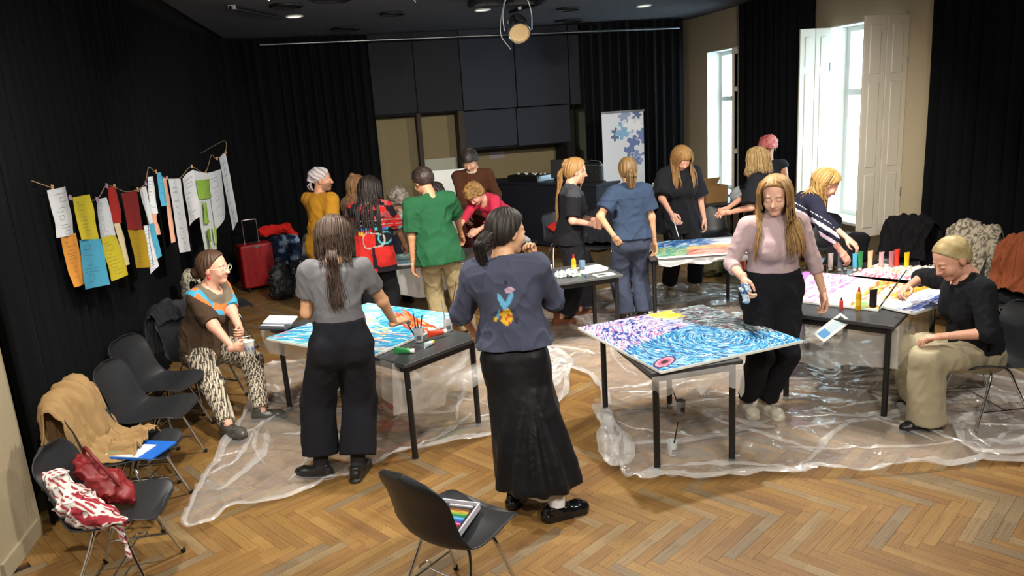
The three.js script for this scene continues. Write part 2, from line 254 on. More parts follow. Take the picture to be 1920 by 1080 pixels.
// ---------------------------------------------------------------- ceiling fittings
function stageLamp(label, x, z, ax, az, cd, yTop = CEIL) {
  const y = yTop - .36, t = thing('stage_spotlight', label, 'spotlight', [x, y, z], 0, cd ? 'stage spotlights above the tables' : undefined);
  const dir = V(ax - x, -y, az - z).normalize(), q = new THREE.Quaternion().setFromUnitVectors(V(0, -1, 0), dir), q3 = (g) => g.applyQuaternion(q);
  part(t, 'housing', q3(new THREE.LatheGeometry([[.02, .15], [.05, .145], [.085, .11], [.1, .05], [.107, -.06], [.11, -.12], [.098, -.12], [.094, -.07]].map(([a, b]) => new THREE.Vector2(a, b)), 28)), M.chrome);
  part(t, 'lens', q3(cyl(.094, .094, .012, 0, -.085, 0, 28)), cd ? mat(0x221d16, .4, { emissive: LAMP_TINT, emissiveIntensity: 2 }) : mat(0xd9b98a, .35));
  part(t, 'yoke', tube([[-.135, -.03, 0], [-.14, .12, 0], [-.1, .26, 0], [0, .29, 0], [.1, .26, 0], [.14, .12, 0], [.135, -.03, 0]], .009, 8, 40), M.steel);
  part(t, 'clamp', merge([cyl(.022, .022, .09, 0, .315, 0, 12), box(.09, .03, .09, 0, .345, 0, .006)]), M.blackMetal);
  part(t, 'safety_cable', tube([[-.12, .25, .01], [-.17, .05, .02], [-.17, -.08, .02], [-.09, -.2, .03]], .006, 6, 30), M.steel);
  if (cd) { const s = new THREE.SpotLight(LAMP_TINT, cd, 0, 1.03, .6, 2); s.position.copy(dir.clone().multiplyScalar(.14)); s.target.position.set(ax - x, -y, az - z); s.castShadow = true; s.shadow.radius = 3; s.shadow.mapSize.set(1024, 1024); s.name = 'lamp_light'; t.add(s, s.target); s.target.name = 'lamp_aim'; }
  if (!cd) t.scale.setScalar(1.25);
  return t;
}
const lampNames = ['above the wave painting', 'above the pale blue painting', 'above the right table', 'ahead of the black skirt', 'at the front right', 'lighting the far left table', 'lighting the blue and peach canvas', 'lighting the left row of chairs', 'far forward in the middle', 'far forward at the left'];
SPOTS.forEach((s, i) => stageLamp(`lit stage spotlight on the ceiling ${lampNames[i]}`, ...s));
stageLamp('polished spotlight with a cream lens hanging unlit below the ceiling', 2.09, -9.3, 1.6, -4.5, 0);
{ const t = thing('ceiling_frame', 'black square ceiling frame carrying the hanging spotlight', 'lighting frame', [2.02, CEIL, -9.3]);
  for (const s of [-1, 1]) { part(t, 'bar', box(.9, .06, .07, 0, -.03, s * .4), M.blackMetal); part(t, 'bar', box(.07, .06, .8, s * .42, -.03, 0), M.blackMetal); }
  part(t, 'track', box(.05, .05, .8, 0, -.03, 0), M.blackMetal); }
for (const [x, z, d] of [[-.53, -10.35, 'leftmost small lit ceiling downlight'], [1.89, -10.5, 'small lit ceiling downlight beside the hanging spotlight'], [4.28, -10.8, 'small lit ceiling downlight nearest the windows']]) {
  const t = thing('downlight', d, 'downlight', [x, CEIL, z]);
  part(t, 'rim', new THREE.TorusGeometry(.1, .012, 8, 28).rotateX(Math.PI / 2).translate(0, -.006, 0), M.whitePaint);
  part(t, 'diffuser', cyl(.098, .098, .008, 0, -.005, 0, 28), mat(0xffffff, .5, { emissive: C(0xfff4e4), emissiveIntensity: 1.4 }));
  const p = new THREE.SpotLight(0xfff0dc, 2.2, 0, 1.1, .7, 2); p.position.set(0, -.03, 0); p.target.position.set(0, -3, 0); p.castShadow = true; p.shadow.radius = 4; p.name = 'lamp_light'; t.add(p, p.target); p.target.name = 'lamp_aim';
}
for (const [x, z, r, d] of [[-.55, -9.35, .17, 'black round ceiling speaker by the left curtain'], [-.04, -8.95, .21, 'large black round ceiling speaker at the frame top'], [.7, -10.45, .15, 'black round ceiling speaker left of the hanging spotlight'], [3.15, -10.75, .15, 'black round ceiling speaker right of the hanging spotlight'], [3.6, -12.3, .2, 'black round vent near the curtain rail at the right'], [.1, -12.0, .2, 'black round vent near the curtain rail at the left']]) {
  const t = thing('ceiling_speaker', d, 'ceiling speaker', [x, CEIL, z]);
  part(t, 'rim', new THREE.TorusGeometry(r, .018, 8, 32).rotateX(Math.PI / 2).translate(0, -.012, 0), M.blackMetal); part(t, 'grille', cyl(r, r, .014, 0, -.008, 0, 32), M.rubber);
}
{ const t = thing('lighting_track', 'black lighting track on the ceiling at upper left', 'light track', [-.98, CEIL, -9.6]); part(t, 'rail', rod([-.15, -.04, .5], [.3, -.04, -.55], .022), M.blackMetal); part(t, 'bracket', box(.09, .06, .09, -.13, -.03, .45, .01), M.steel); }
{ const t = thing('lighting_track', 'short black lighting track on the ceiling left of the spotlight', 'light track', [2.35, CEIL, -10.3]); part(t, 'rail', rod([-.05, -.03, -.35], [.18, -.03, .45], .022), M.blackMetal); part(t, 'bracket', box(.06, .05, .06, 0, -.025, 0, .01), M.steel); }
// ---------------------------------------------------------------- people
const UP = V(0, 1, 0), _m = new THREE.Matrix4();
function ik(a, c, l1, l2, pole) {   // middle joint of a two-bone chain from a to c, bent towards pole
  const d = c.clone().sub(a); let L = d.length(); const mx = (l1 + l2) * .998; if (L > mx) { d.multiplyScalar(mx / L); c.copy(a).add(d); L = mx; }
  d.normalize(); const x = (l1 * l1 - l2 * l2 + L * L) / (2 * L), h = Math.sqrt(Math.max(0, l1 * l1 - x * x)), p = pole.clone().addScaledVector(d, -pole.dot(d)).normalize();
  return a.clone().addScaledVector(d, x).addScaledVector(p, h);
}
// head in its own frame: x to the person's left, y up, z forward; eyes at y = 0
function headField(o) {
  const m = o.male ? 1 : 0, sh = o.shut;
  return (x, y, z) => {
    const ax = Math.abs(x);
    let d = ell(x, y, z, 0, .038, -.014, .074, .082, .096);
    d = smin(d, ell(x, y, z, 0, -.035, .026, .056 + .003 * m, .078, .058), .035);
    d = smin(d, ell(ax, y, z, .03, -.03, .056, .03, .03, .027), .02);
    d = smin(d, ell(x, y, z, 0, -.092, .06, .024 + .005 * m, .017, .02), .022);
    d = smin(d, ell(ax, y, z, .022, .022, .07, .024, .01, .013), .014);
    d = smin(d, dcap(NOSE, x, y, z), .01);
    d = smin(d, ell(ax, y, z, .011, -.033, .092, .0075, .0065, .008), .006);
    const sock = ell(ax, y, z, .031, .002, .092, .017, .011, .013); d = -smin(-d, sock, .01);
    d = smin(d, ell(ax, y, z, .031, .002, .0755, .0155, .0135 , .0125), .003);
    d = smin(d, ell(x, y, z, 0, -.056, .08, .021, .0055, .010), .004); d = smin(d, ell(x, y, z, 0, -.065, .079, .018, .006, .010), .004);
    d = smin(d, ell(ax, y, z, .076, -.005, -.012, .009, .03, .018), .006);
    d = smin(d, dcap(NECK, x, y, z), .025);
    return d;
  };
}
const NOSE = cap(V(0, .012, .08), V(0, -.03, .1), .008, .0125), NECK = cap(V(0, -.05, -.02), V(0, -.16, -.045), .05, .053);
const headCache = new Map();
function headGeo(o, cell) { const k = `${!!o.male}_${cell}`; if (!headCache.has(k)) headCache.set(k, meshSDF(headField(o), V(-.11, -.19, -.13), V(.11, .14, .13), cell)); return headCache.get(k).clone(); }
function headColor(o) {
  const skin = C(o.skin), lip = skin.clone().lerp(C(0xb0413f), .45), brow = C(o.hairColor).multiplyScalar(.8).lerp(skin, .3), lash = C(0x2a1c16), white = C(0xe6e2dc), iris = C(o.iris || 0x4a3a28), ear = skin.clone().lerp(C(0xc06a55), .18), stub = skin.clone().lerp(C(o.hairColor), .5);
  const tmp = C(0);
  return (x, y, z) => {
    const ax = Math.abs(x);
    if (z > .05) {
      if (y > -.073 && y < -.05 && ax < .021 - Math.abs(y + .061) * .9 && z > .068) return Math.abs(y + .0605) < .0018 ? tmp.copy(lip).multiplyScalar(.55) : lip;
      if (ax > .012 && ax < .05 && Math.abs(y - (.0225 - (ax - .03) ** 2 * 5)) < .0032) return brow;
      const ex = (ax - .031) / .0145, ey = (y - .001) / .0085, r = ex * ex + ey * ey;
      if (r < 1.0 && z > .072) {
        if (o.shut) return y < -.003 ? lash : skin;
        if (y > .0055) return lash; const gx = (x - Math.sign(x) * .031 - (o.gaze || 0)) / .0062, gy = (y - .0005) / .0062; return gx * gx + gy * gy < 1 ? (gx * gx + gy * gy < .25 ? lash : iris) : white;
      }
      if (o.beard && y < -.045 + (ax > .03 ? .02 : 0)) return stub;
    } else if (o.beard && y < -.03 && z > -.005 && y > -.115) return stub;
    if (ax > .077) return ear;
    return skin;
  };
}
// right or left hand in its own frame: fingers along +y, palm towards +z, thumb towards +x
const handCache = new Map();
function handGeo(curl, pinch, cell) {
  const key = `${curl}_${pinch}_${cell}`; if (handCache.has(key)) return handCache.get(key).clone();
  const pr = [cap(V(-.022, .025, 0), V(-.027, .085, .002), .0155, .0135), cap(V(0, .02, 0), V(0, .092, 0), .0165, .0135), cap(V(.022, .025, .002), V(.025, .09, .001), .016, .0135), cap(V(0, -.03, 0), V(0, .02, 0), .0235, .021, V(1, 0, 0), 1.25)];
  const fing = [];
  const finger = (bx, by, bz, len, c, spread) => {
    let p = V(bx, by, bz), a = .15 + c * .5; const seg = [len * .45, len * .32, len * .26], r = [.0092, .0085, .0078, .0066];
    for (let i = 0; i < 3; i++) { const q = p.clone().add(V(Math.sin(spread) * seg[i] * Math.cos(a), Math.cos(a) * seg[i], Math.sin(a) * seg[i])); fing.push(cap(p, q, r[i], r[i + 1])); p = q; a += .2 + c * (i ? .75 : 1.0); }
  };
  finger(.026, .09, .002, .075, Math.max(0, curl - (pinch ? .15 : .1)), .1); finger(.009, .096, 0, .083, curl, .02); finger(-.009, .094, 0, .077, curl + .05, -.05); finger(-.026, .086, .001, .062, curl + .1, -.14);
  const t0 = V(.022, .012, .008), t1 = V(.047, .045, .018 + curl * .012), t2 = V(.05 - curl * .014, .075, .03 + curl * .018), t3 = V(.046 - curl * .022 - pinch * .01, .1 - curl * .004, .036 + curl * .02);
  fing.push(cap(t0, t1, .0165, .0125), cap(t1, t2, .0115, .0098), cap(t2, t3, .0098, .0078));
  const palm = union(pr, .016), f = (x, y, z) => { let d = palm(x, y, z); let e = 1e9; for (const q of fing) { const v = dcap(q, x, y, z); if (v < e) e = v; } return smin(d, e, .006); };
  const g = meshSDF(f, V(-.07, -.06, -.035), V(.09, .19, .13), cell); handCache.set(key, g); return g.clone();
}
// wrinkles: folds of cloth, displaced in depth
function folds(sx, sy, sz, amp, seed) { const rg = (a) => { a = 1 - Math.abs(a) * 1.6; return a > 0 ? a * a : 0; }; return (x, y, z) => { const w = .05 * noise(x * 5, y * 5, z * 5 + seed), q = x + .35 * y + w, r = z - .3 * y + w, a = noise(q * sx * 1.15 + seed, (y + .3 * x) * sy * 1.1, r * sz * 1.15), b = noise((x - .4 * y) * sx * 2.4 - seed, y * sy * 2.6 + 5, (z + .4 * y) * sz * 2.4); return -amp * (rg(a) * 1.5 + rg(b) * .75 - .75); }; }

const clothMat = (rough = .92, sheen = .06) => new THREE.MeshPhysicalMaterial({ color: 0xffffff, vertexColors: true, roughness: rough, specularIntensity: .5, sheen, sheenRoughness: .7, sheenColor: C(0x888888) });
const MP = { skin: new THREE.MeshPhysicalMaterial({ color: 0xffffff, vertexColors: true, roughness: .55, sheen: .1 }), cloth: clothMat(), satin: clothMat(.5, .1), hair: mat(0xffffff, .58, { vertexColors: true }), leather: mat(0xffffff, .32, { vertexColors: true }), knit: clothMat(1, .25) };

function person(o) {
  const s = o.h / 1.72, w = o.w || 1, g = thing('person', o.label, 'person', [o.at[0], 0, o.at[1]], o.yaw), fine = o.fine || 0;
  const cell = fine ? .0098 : .0135, loc = (p) => V(p[0] - o.at[0], p[1], p[2] - o.at[1]).applyAxisAngle(UP, -o.yaw);
  // skeleton
  const pv = V(...(o.pelvis || [0, .93 * s, 0])), q1 = new THREE.Quaternion().setFromEuler(new THREE.Euler((o.hip ?? o.lean * .45) || 0, 0, (o.side || 0) * .5, 'YXZ')), q2 = new THREE.Quaternion().setFromEuler(new THREE.Euler(o.lean || 0, o.twist || 0, o.side || 0, 'YXZ'));
  const ax = (q, x, y, z) => V(x * s, y * s, z * s).applyQuaternion(q);
  const X1 = V(1, 0, 0).applyQuaternion(q1), U1 = V(0, 1, 0).applyQuaternion(q1), X2 = V(1, 0, 0).applyQuaternion(q2), U2 = V(0, 1, 0).applyQuaternion(q2), Z2 = V(0, 0, 1).applyQuaternion(q2);
  const waist = pv.clone().add(ax(q1, 0, .13, 0)), chest = waist.clone().add(ax(q2, 0, .19, .0)), nb = waist.clone().add(ax(q2, 0, .375, -.015));
  const SH = {}, EL = {}, WR = {}, HIP = {}, KN = {}, AN = {}, FD = {};
  const shw = (o.male ? .182 : .163) * (1 + (w - 1) * .5);
  for (const [k, sg] of [['L', 1], ['R', -1]]) {
    SH[k] = nb.clone().add(ax(q2, sg * shw, -.05 + (o.shrug || 0), .005));
    const H = o[k] || {}; let target;
    if (H.at) target = loc(H.at); else target = SH[k].clone().add(V(sg * .09 * s, -.53 * s, .06 * s));
    const pole = H.pole ? V(...H.pole) : V(sg * .6, -.3, -1); WR[k] = target.clone(); EL[k] = ik(SH[k], WR[k], .285 * s, .25 * s, pole);
    HIP[k] = pv.clone().add(ax(q1, sg * .088 * (1 + (w - 1) * .4), -.05, 0));
    const f = (o.feet || {})[k] || [sg * .1, .0, sg * .12, 0], fp = o.feetW ? loc([o.feetW[k][0], 0, o.feetW[k][1]]) : V(f[0], 0, f[1]), fy = o.feetW ? (o.feetW[k][2] ?? o.yaw) - o.yaw : f[2];
    FD[k] = fy; AN[k] = V(fp.x, (.085 * s) + (o.feetW ? (o.feetW[k][3] || 0) : (f[3] || 0)), fp.z);
    KN[k] = ik(HIP[k], AN[k], .425 * s, .425 * s, o.knee ? V(...o.knee[k]) : V(Math.sin(fy) * .3 + sg * .06, 0, 1));
  }
  // head frame
  const hd = o.head || [0, 0, 0], qh = q2.clone().slerp(new THREE.Quaternion(), .55).multiply(new THREE.Quaternion().setFromEuler(new THREE.Euler(hd[1], hd[0], hd[2], 'YXZ'))), hs = s * (o.headScale || 1.09);
  const hc = nb.clone().add(V(0, .055 * s, .01 * s).applyQuaternion(q2)).add(V(0, .105 * s, .035 * s).applyQuaternion(q2.clone().slerp(qh, .6)));
  const HM = new THREE.Matrix4().compose(hc, qh, V(hs, hs, hs)), HMi = HM.clone().invert();
  // body
  const B = [], k = (r) => r * s * w, belly = o.belly || 1;
  const torso = (ex, e2 = ex) => [
    cap(pv.clone().add(ax(q1, 0, -.055, -.005)), pv.clone().add(ax(q1, 0, .03, -.005)), k(.112) + e2, k(.105) + e2, X1, 1.42),
    cap(pv.clone().add(ax(q1, 0, .05, 0)), waist, k(.098 * belly) + e2, k(.092 * belly) + ex, X1, 1.33),
    cap(waist, chest.clone().add(ax(q2, 0, .07, 0)), k(.094 * belly) + ex, .108 * s * (1 + (w - 1) * .7) + ex, X2, 1.36),
    cap(SH.L.clone().lerp(SH.R, .18).add(ax(q2, 0, .0, -.006)), SH.R.clone().lerp(SH.L, .18).add(ax(q2, 0, 0, -.006)), .058 * s + ex, .058 * s + ex),
    cap(nb.clone().add(ax(q2, 0, -.05, 0)), nb.clone().add(ax(q2, 0, .0, .002)), .085 * s + ex, .05 * s + ex * .4, X2, 1.15),
    ...(o.male ? [] : [-1, 1].map((sg) => cap(chest.clone().add(ax(q2, sg * .07, -.005, .075 + (w - 1) * .03)), chest.clone().add(ax(q2, sg * .068, -.03, .085 + (w - 1) * .05)), k(.055 * (o.bust || 1)) + ex, k(.052 * (o.bust || 1)) + ex))),
  ];
  const glute = (ex) => [-1, 1].map((sg) => cap(HIP[sg > 0 ? 'L' : 'R'].clone().add(ax(q1, 0, .01, -.045)), HIP[sg > 0 ? 'L' : 'R'].clone().add(ax(q1, 0, -.03, -.05)), k(.085) + ex, k(.08) + ex));
  const arm = (K, ex, e2) => [cap(SH[K], EL[K], .05 * s * (1 + (w - 1) * .8) + ex, .038 * s * (1 + (w - 1) * .6) + (e2 ?? ex)), cap(EL[K], WR[K], .039 * s * (1 + (w - 1) * .5) + (e2 ?? ex), .0245 * s + (e2 ?? ex))];
  const leg = (K) => [cap(HIP[K], KN[K], k(.082), k(.056)), cap(KN[K], AN[K], k(.054), .038 * s), cap(KN[K].clone().lerp(AN[K], .18).add(V(-Math.sin(FD[K]) * .012, 0, -Math.cos(FD[K]) * .018)), KN[K].clone().lerp(AN[K], .42).add(V(0, 0, -.01)), k(.05), k(.046))];
  B.push(...torso(0), ...glute(-.008), cap(nb, hc.clone().add(V(0, -.05, -.02).multiplyScalar(s).applyQuaternion(qh)), .053 * s, .047 * s));
  for (const K of ['L', 'R']) { B.push(...arm(K, 0), ...leg(K)); const fd = V(Math.sin(FD[K]), 0, Math.cos(FD[K])); B.push(cap(AN[K].clone().addScaledVector(fd, -.01).add(V(0, -.04 * s, 0)), AN[K].clone().addScaledVector(fd, .11 * s).add(V(0, -.05 * s, 0)), .03 * s, .024 * s)); }
  const bodyF = union(B, .028), [bl, bh] = boundsOf(B, .03), skin = C(o.skin);
  const geos = [meshSDF(bodyF, bl, bh, cell * 1.45, () => skin)];
  const hg = headGeo(o, fine > 1 ? .0038 : fine ? .005 : .0066); paintVerts(hg, headColor(o)); geos.push(hg.applyMatrix4(HM));
  for (const K of ['L', 'R']) {
    const H = o[K] || {}, sg = K === 'L' ? 1 : -1, fdir = H.dir ? V(...H.dir).applyAxisAngle(UP, -o.yaw).normalize() : WR[K].clone().sub(EL[K]).normalize(); let palm = H.palm ? V(...H.palm).applyAxisAngle(UP, -o.yaw) : V(-sg * .8, -.2, -.4);
    palm.addScaledVector(fdir, -palm.dot(fdir)).normalize(); const th = fdir.clone().cross(palm);   // x = y × z
    let side = th; let gg = handGeo(H.curl ?? .4, H.pinch || 0, fine ? .0046 : .006);
    // thumb must sit on the inner side: mirror when the frame puts it wrong
    const wantThumb = sg > 0 ? fdir.clone().cross(palm).negate() : fdir.clone().cross(palm);
    if (side.dot(wantThumb) < 0) { gg.scale(-1, 1, 1); const ix = gg.index.array; for (let i = 0; i < ix.length; i += 3) { const t = ix[i]; ix[i] = ix[i + 1]; ix[i + 1] = t; } gg.computeVertexNormals(); }
    _m.makeBasis(side, fdir, palm); _m.scale(V(s, s, s)); _m.setPosition(WR[K].clone().addScaledVector(fdir, .008)); gg.applyMatrix4(_m); paintVerts(gg, () => skin); geos.push(gg);
  }
  part(g, 'body', joinIndexed(geos), MP.skin);
  const fields = [bodyF];
  // lower garment
  const b = o.bottom, colFn = (c) => typeof c === 'function' ? c : (() => { const q = C(c); return () => q; })();
  if (b) {
    const top = b.waist ?? .12, [t0, t1, t2] = b.r || [.1, .085, .075], F = folds(9, 4, 9, b.fold ?? .006, o.seed || 1), hemE = b.hem ?? 1; let f, pr = [];
    if (b.skirt) {
      const hemC = V(lerp(AN.L.x, AN.R.x, .5) + (b.shift?.[0] || 0), b.skirt, lerp(AN.L.z, AN.R.z, .5) + (b.shift?.[1] || 0));
      const A = [cap(pv.clone().add(ax(q1, 0, .1, 0)), pv.clone().add(ax(q1, 0, -.1, -.005)), k(.1) + .008, k(.122) + .012, X1, 1.4), ...glute(.014)], S1 = cap(pv.clone().add(ax(q1, 0, -.06, 0)), hemC, k(.125) + .012, b.rHem || .2, X1, b.kHem || 1.35); pr = [...A, S1];
      const u = union(A, .03); f = (x, y, z) => { const an = Math.atan2(x - hemC.x, z - hemC.z), t = sstep(pv.y - .05, b.skirt, y); let d = smin(u(x, y, z), dcap(S1, x, y, z) + (b.wave ?? .014) * t * Math.sin(an * (b.nw || 9) + 2 * noise(y * 2, an, 3)), .05); d += F(x, y, z); return Math.max(d, (x - pv.x) * U1.x + (y - pv.y) * U1.y + (z - pv.z) * U1.z - top * s, b.skirt - y); };
    } else {
      const A = [cap(pv.clone().add(ax(q1, 0, .11, 0)), pv.clone().add(ax(q1, 0, .0, -.004)), k(.097 * belly) + (o.top?.tuck ? .026 : .008), k(.112) + (o.top?.tuck ? .022 : .01), X1, 1.36), cap(pv.clone().add(ax(q1, 0, 0, -.004)), pv.clone().add(ax(q1, 0, -.06, -.004)), k(.112) + .01, k(.11) + .012, X1, 1.42), ...glute(.008)];
      const Ls = ['L', 'R'].map((K) => { const e = KN[K].clone().lerp(AN[K], hemE + .08), dir = AN[K].clone().sub(KN[K]).normalize(), end = KN[K].clone().lerp(AN[K], hemE); return { p: [cap(HIP[K].clone().add(V(0, .01, 0)), KN[K], t0 * s, t1 * s), cap(KN[K], e, t1 * s, t2 * s)], dir, end }; });
      pr = [...A, ...Ls.flatMap((l) => l.p)]; const u = union(A, .03);
      f = (x, y, z) => { const Fo = F(x, y, z); let d = u(x, y, z) + Fo, e = 1e9; for (const l of Ls) { let q = smin(dcap(l.p[0], x, y, z), dcap(l.p[1], x, y, z), .03) + Fo; q = Math.max(q, (x - l.end.x) * l.dir.x + (y - l.end.y) * l.dir.y + (z - l.end.z) * l.dir.z); e = Math.min(e, q); } d = smin(d, e, .035); return Math.max(d, (x - pv.x) * U1.x + (y - pv.y) * U1.y + (z - pv.z) * U1.z - top * s); };
    }
    const [lo, hi] = boundsOf(pr, .04); part(g, b.name || (b.skirt ? 'skirt' : 'trousers'), meshSDF(f, lo, hi, b.cell || cell * 1.3, colFn(b.c)), b.mat || MP.cloth); fields.push(f);
  }
  // upper garment
  const t = o.top; let topF = bodyF;
  if (t) {
    const e = t.loose ?? .014, sl = t.sleeve ?? .75, hem = t.hem ?? .08, F = folds(t.fx || 8, t.fy || 5, 8, t.fold ?? .007, (o.seed || 1) * 3.7), A = torso(e, t.tuck ? .002 : e + .006), pr = [...A]; if (!t.tuck) pr.push(...(o.pelvis ? [] : glute(e + .012)), cap(waist, pv.clone().add(ax(q1, 0, -hem - .05, 0)), k(.1 * belly) + e, k(.118) + e + (t.flare ?? .012), X1, 1.4));
    const nT = pr.length, arms = ['L', 'R'].map((K) => { const a = arm(K, (t.armE ?? e) + .006, t.cuffE ?? (t.armE ?? e)), ps = []; let end, dir; if (sl <= 1) { end = SH[K].clone().lerp(EL[K], sl); dir = EL[K].clone().sub(SH[K]).normalize(); ps.push(cap(SH[K], end.clone().addScaledVector(dir, .03), a[0].ra, lerp(a[0].ra, a[0].rb, sl) + (t.cuff ?? .01))); } else { end = EL[K].clone().lerp(WR[K], sl - 1); dir = WR[K].clone().sub(EL[K]).normalize(); ps.push(a[0], cap(EL[K], end.clone().addScaledVector(dir, .02), a[1].ra, lerp(a[1].ra, a[1].rb, sl - 1) + (t.cuff ?? .004))); } pr.push(...ps); return { ps, end, dir }; });
    const u = union(pr.slice(0, nT), .035), neck = cap(nb.clone().add(ax(q2, 0, t.neckY ?? .0, t.neckZ ?? .02)), nb.clone().add(ax(q2, 0, .2, .03)), (t.neck ?? .068) * s, (t.neck ?? .068) * s), hi0 = t.high;
    const hiNeck = hi0 ? cap(nb, nb.clone().lerp(hc, .38), .06 * s, .056 * s) : null;
    topF = (x, y, z) => {
      const Fo = F(x, y, z); let d = u(x, y, z) + Fo; d = Math.max(d, -((x - pv.x) * U1.x + (y - pv.y) * U1.y + (z - pv.z) * U1.z + hem * s));
      for (const a of arms) { const pl = (x - a.end.x) * a.dir.x + (y - a.end.y) * a.dir.y + (z - a.end.z) * a.dir.z; let q = dcap(a.ps[0], x, y, z) + Fo; if (a.ps[1]) q = smin(q, Math.max(dcap(a.ps[1], x, y, z) + Fo, pl), .015); else q = Math.max(q, pl); d = smin(d, q, .03); }
      if (hiNeck) return smin(d, dcap(hiNeck, x, y, z), .015); return Math.max(d, -dcap(neck, x, y, z));
    };
    const [lo, hi] = boundsOf(pr, .04); let c = colFn(t.c); if (t.pattern) { const fnp = t.pattern, v = V(0, 0, 0), iq = q2.clone().invert(); c = (x, y, z) => { v.set(x, y, z).sub(waist).applyQuaternion(iq).multiplyScalar(1 / s); return fnp(v.x, v.y, v.z); }; }
    part(g, t.name || 'shirt', meshSDF(topF, lo, hi, t.cell || cell, c), t.mat || MP.cloth, t.label); fields.push(topF);
    if (t.collar) { const ring = new THREE.TorusGeometry(.066 * s, .009 * s, 8, 26).rotateX(Math.PI / 2).scale(1, 1.6, 1), qq = new THREE.Matrix4().compose(nb.clone().add(ax(q2, 0, -.004, .012)), q2, V(1, 1, 1)); ring.applyMatrix4(qq); const cc = C(t.collar); part(g, 'collar', joinIndexed([paintVerts(ring, () => cc)]), MP.cloth); }
  }
  const bodyAll = (x, y, z) => { let d = 1e9; for (const f of fields) d = Math.min(d, f(x, y, z)); return d; };
  // shoes
  const sh = o.shoe; if (sh) for (const K of ['L', 'R']) {
    const tall = sh.tall || .1, sole = sh.sole || .022, ch = sh.bulk || 1, pr = [cap(V(0, .042, -.045), V(0, .04, .03), .038 * ch, .038 * ch), cap(V(0, .04, .03), V(.004, .034, .125), .037 * ch, .037 * ch, V(1, 0, 0), 1.12), cap(V(.004, .034, .125), V(0, .03, .165), .036 * ch, .028 * ch, V(1, 0, 0), 1.15), cap(V(0, .07, -.02), V(0, tall, -.022), .038 * ch, .041 * ch)];
    const u = union(pr, .025), so = [cap(V(0, 0, -.05), V(.003, 0, .14), .043 * ch, .045 * ch)], f = (x, y, z) => { const up = Math.max(u(x, y, z), y - tall), dd = dcap(so[0], x, 0, z); return Math.max(Math.min(up, Math.max(dd, Math.abs(y - sole / 2) - sole / 2)), -y); };
    const cu = C(sh.c), cs = C(sh.soleC || 0x1a1a1a), cl = C(sh.lace || sh.c), gg = meshSDF(f, V(-.075, -.012, -.11), V(.075, tall + .03, .22), fine ? .0075 : .01, (x, y, z) => y < sole ? cs : (Math.abs(x) < .016 && z > .0 && z < .1 && Math.sin(z * 260) > .2) ? cl : cu);
    gg.scale(s, s, s).rotateY(FD[K]).translate(AN[K].x, AN[K].y - .085 * s, AN[K].z); part(g, 'shoe', gg, sh.mat || MP.leather);
    if (sh.sock) { const cc = C(sh.sock); part(g, 'sock', paintVerts(rodI(AN[K].clone().add(V(0, -.02, 0)), AN[K].clone().lerp(KN[K], .22), .048 * s, .05 * s), () => cc), MP.cloth); }
  }
  hairFor(o, g, { HM, HMi, hs, s, hc, qh, bodyAll, nb, q2, fine });
  return { g, WR, hc, HM, hs, s };
}
function rodI(a, b, r0, r1) { const d = b.clone().sub(a), gg = new THREE.CylinderGeometry(r1, r0, d.length(), 18); gg.applyQuaternion(new THREE.Quaternion().setFromUnitVectors(UP, d.clone().normalize())); const m = a.clone().add(b).multiplyScalar(.5); return gg.translate(m.x, m.y, m.z); }
// a lock of hair along points, ribbon-like in section
function lock(pts, r0, r1, c, flat = .55) {
  const n = pts.length, K = 5, pos = [], nor = [], idx = [], col = []; const T = V(0, 0, 0);
  for (let i = 0; i < n; i++) {
    T.copy(pts[Math.min(n - 1, i + 1)]).sub(pts[Math.max(0, i - 1)]).normalize(); const side = V(-T.z, 0, T.x); if (side.lengthSq() < 1e-4) side.set(1, 0, 0); side.normalize(); const nn = side.clone().cross(T).normalize();
    const t = i / (n - 1), r = lerp(r0, r1, t) * (i === n - 1 ? .35 : 1);
    for (let k = 0; k < K; k++) { const a = k / K * Math.PI * 2, ca = Math.cos(a), sa = Math.sin(a); pos.push(pts[i].x + side.x * ca * r + nn.x * sa * r * flat, pts[i].y + side.y * ca * r + nn.y * sa * r * flat, pts[i].z + side.z * ca * r + nn.z * sa * r * flat); nor.push(side.x * ca + nn.x * sa, side.y * ca + nn.y * sa, side.z * ca + nn.z * sa); col.push(c.r, c.g, c.b); }
  }
  for (let i = 0; i < n - 1; i++) for (let k = 0; k < K; k++) { const a = i * K + k, b = i * K + (k + 1) % K; idx.push(a, a + K, b, b, a + K, b + K); }
  const g = new THREE.BufferGeometry(); g.setAttribute('position', new THREE.Float32BufferAttribute(pos, 3)); g.setAttribute('normal', new THREE.Float32BufferAttribute(nor, 3)); g.setAttribute('color', new THREE.Float32BufferAttribute(col, 3)); g.setIndex(idx); return g;
}
function smoothPts(pts, n) { const c = new THREE.CatmullRomCurve3(pts); return c.getPoints(n); }
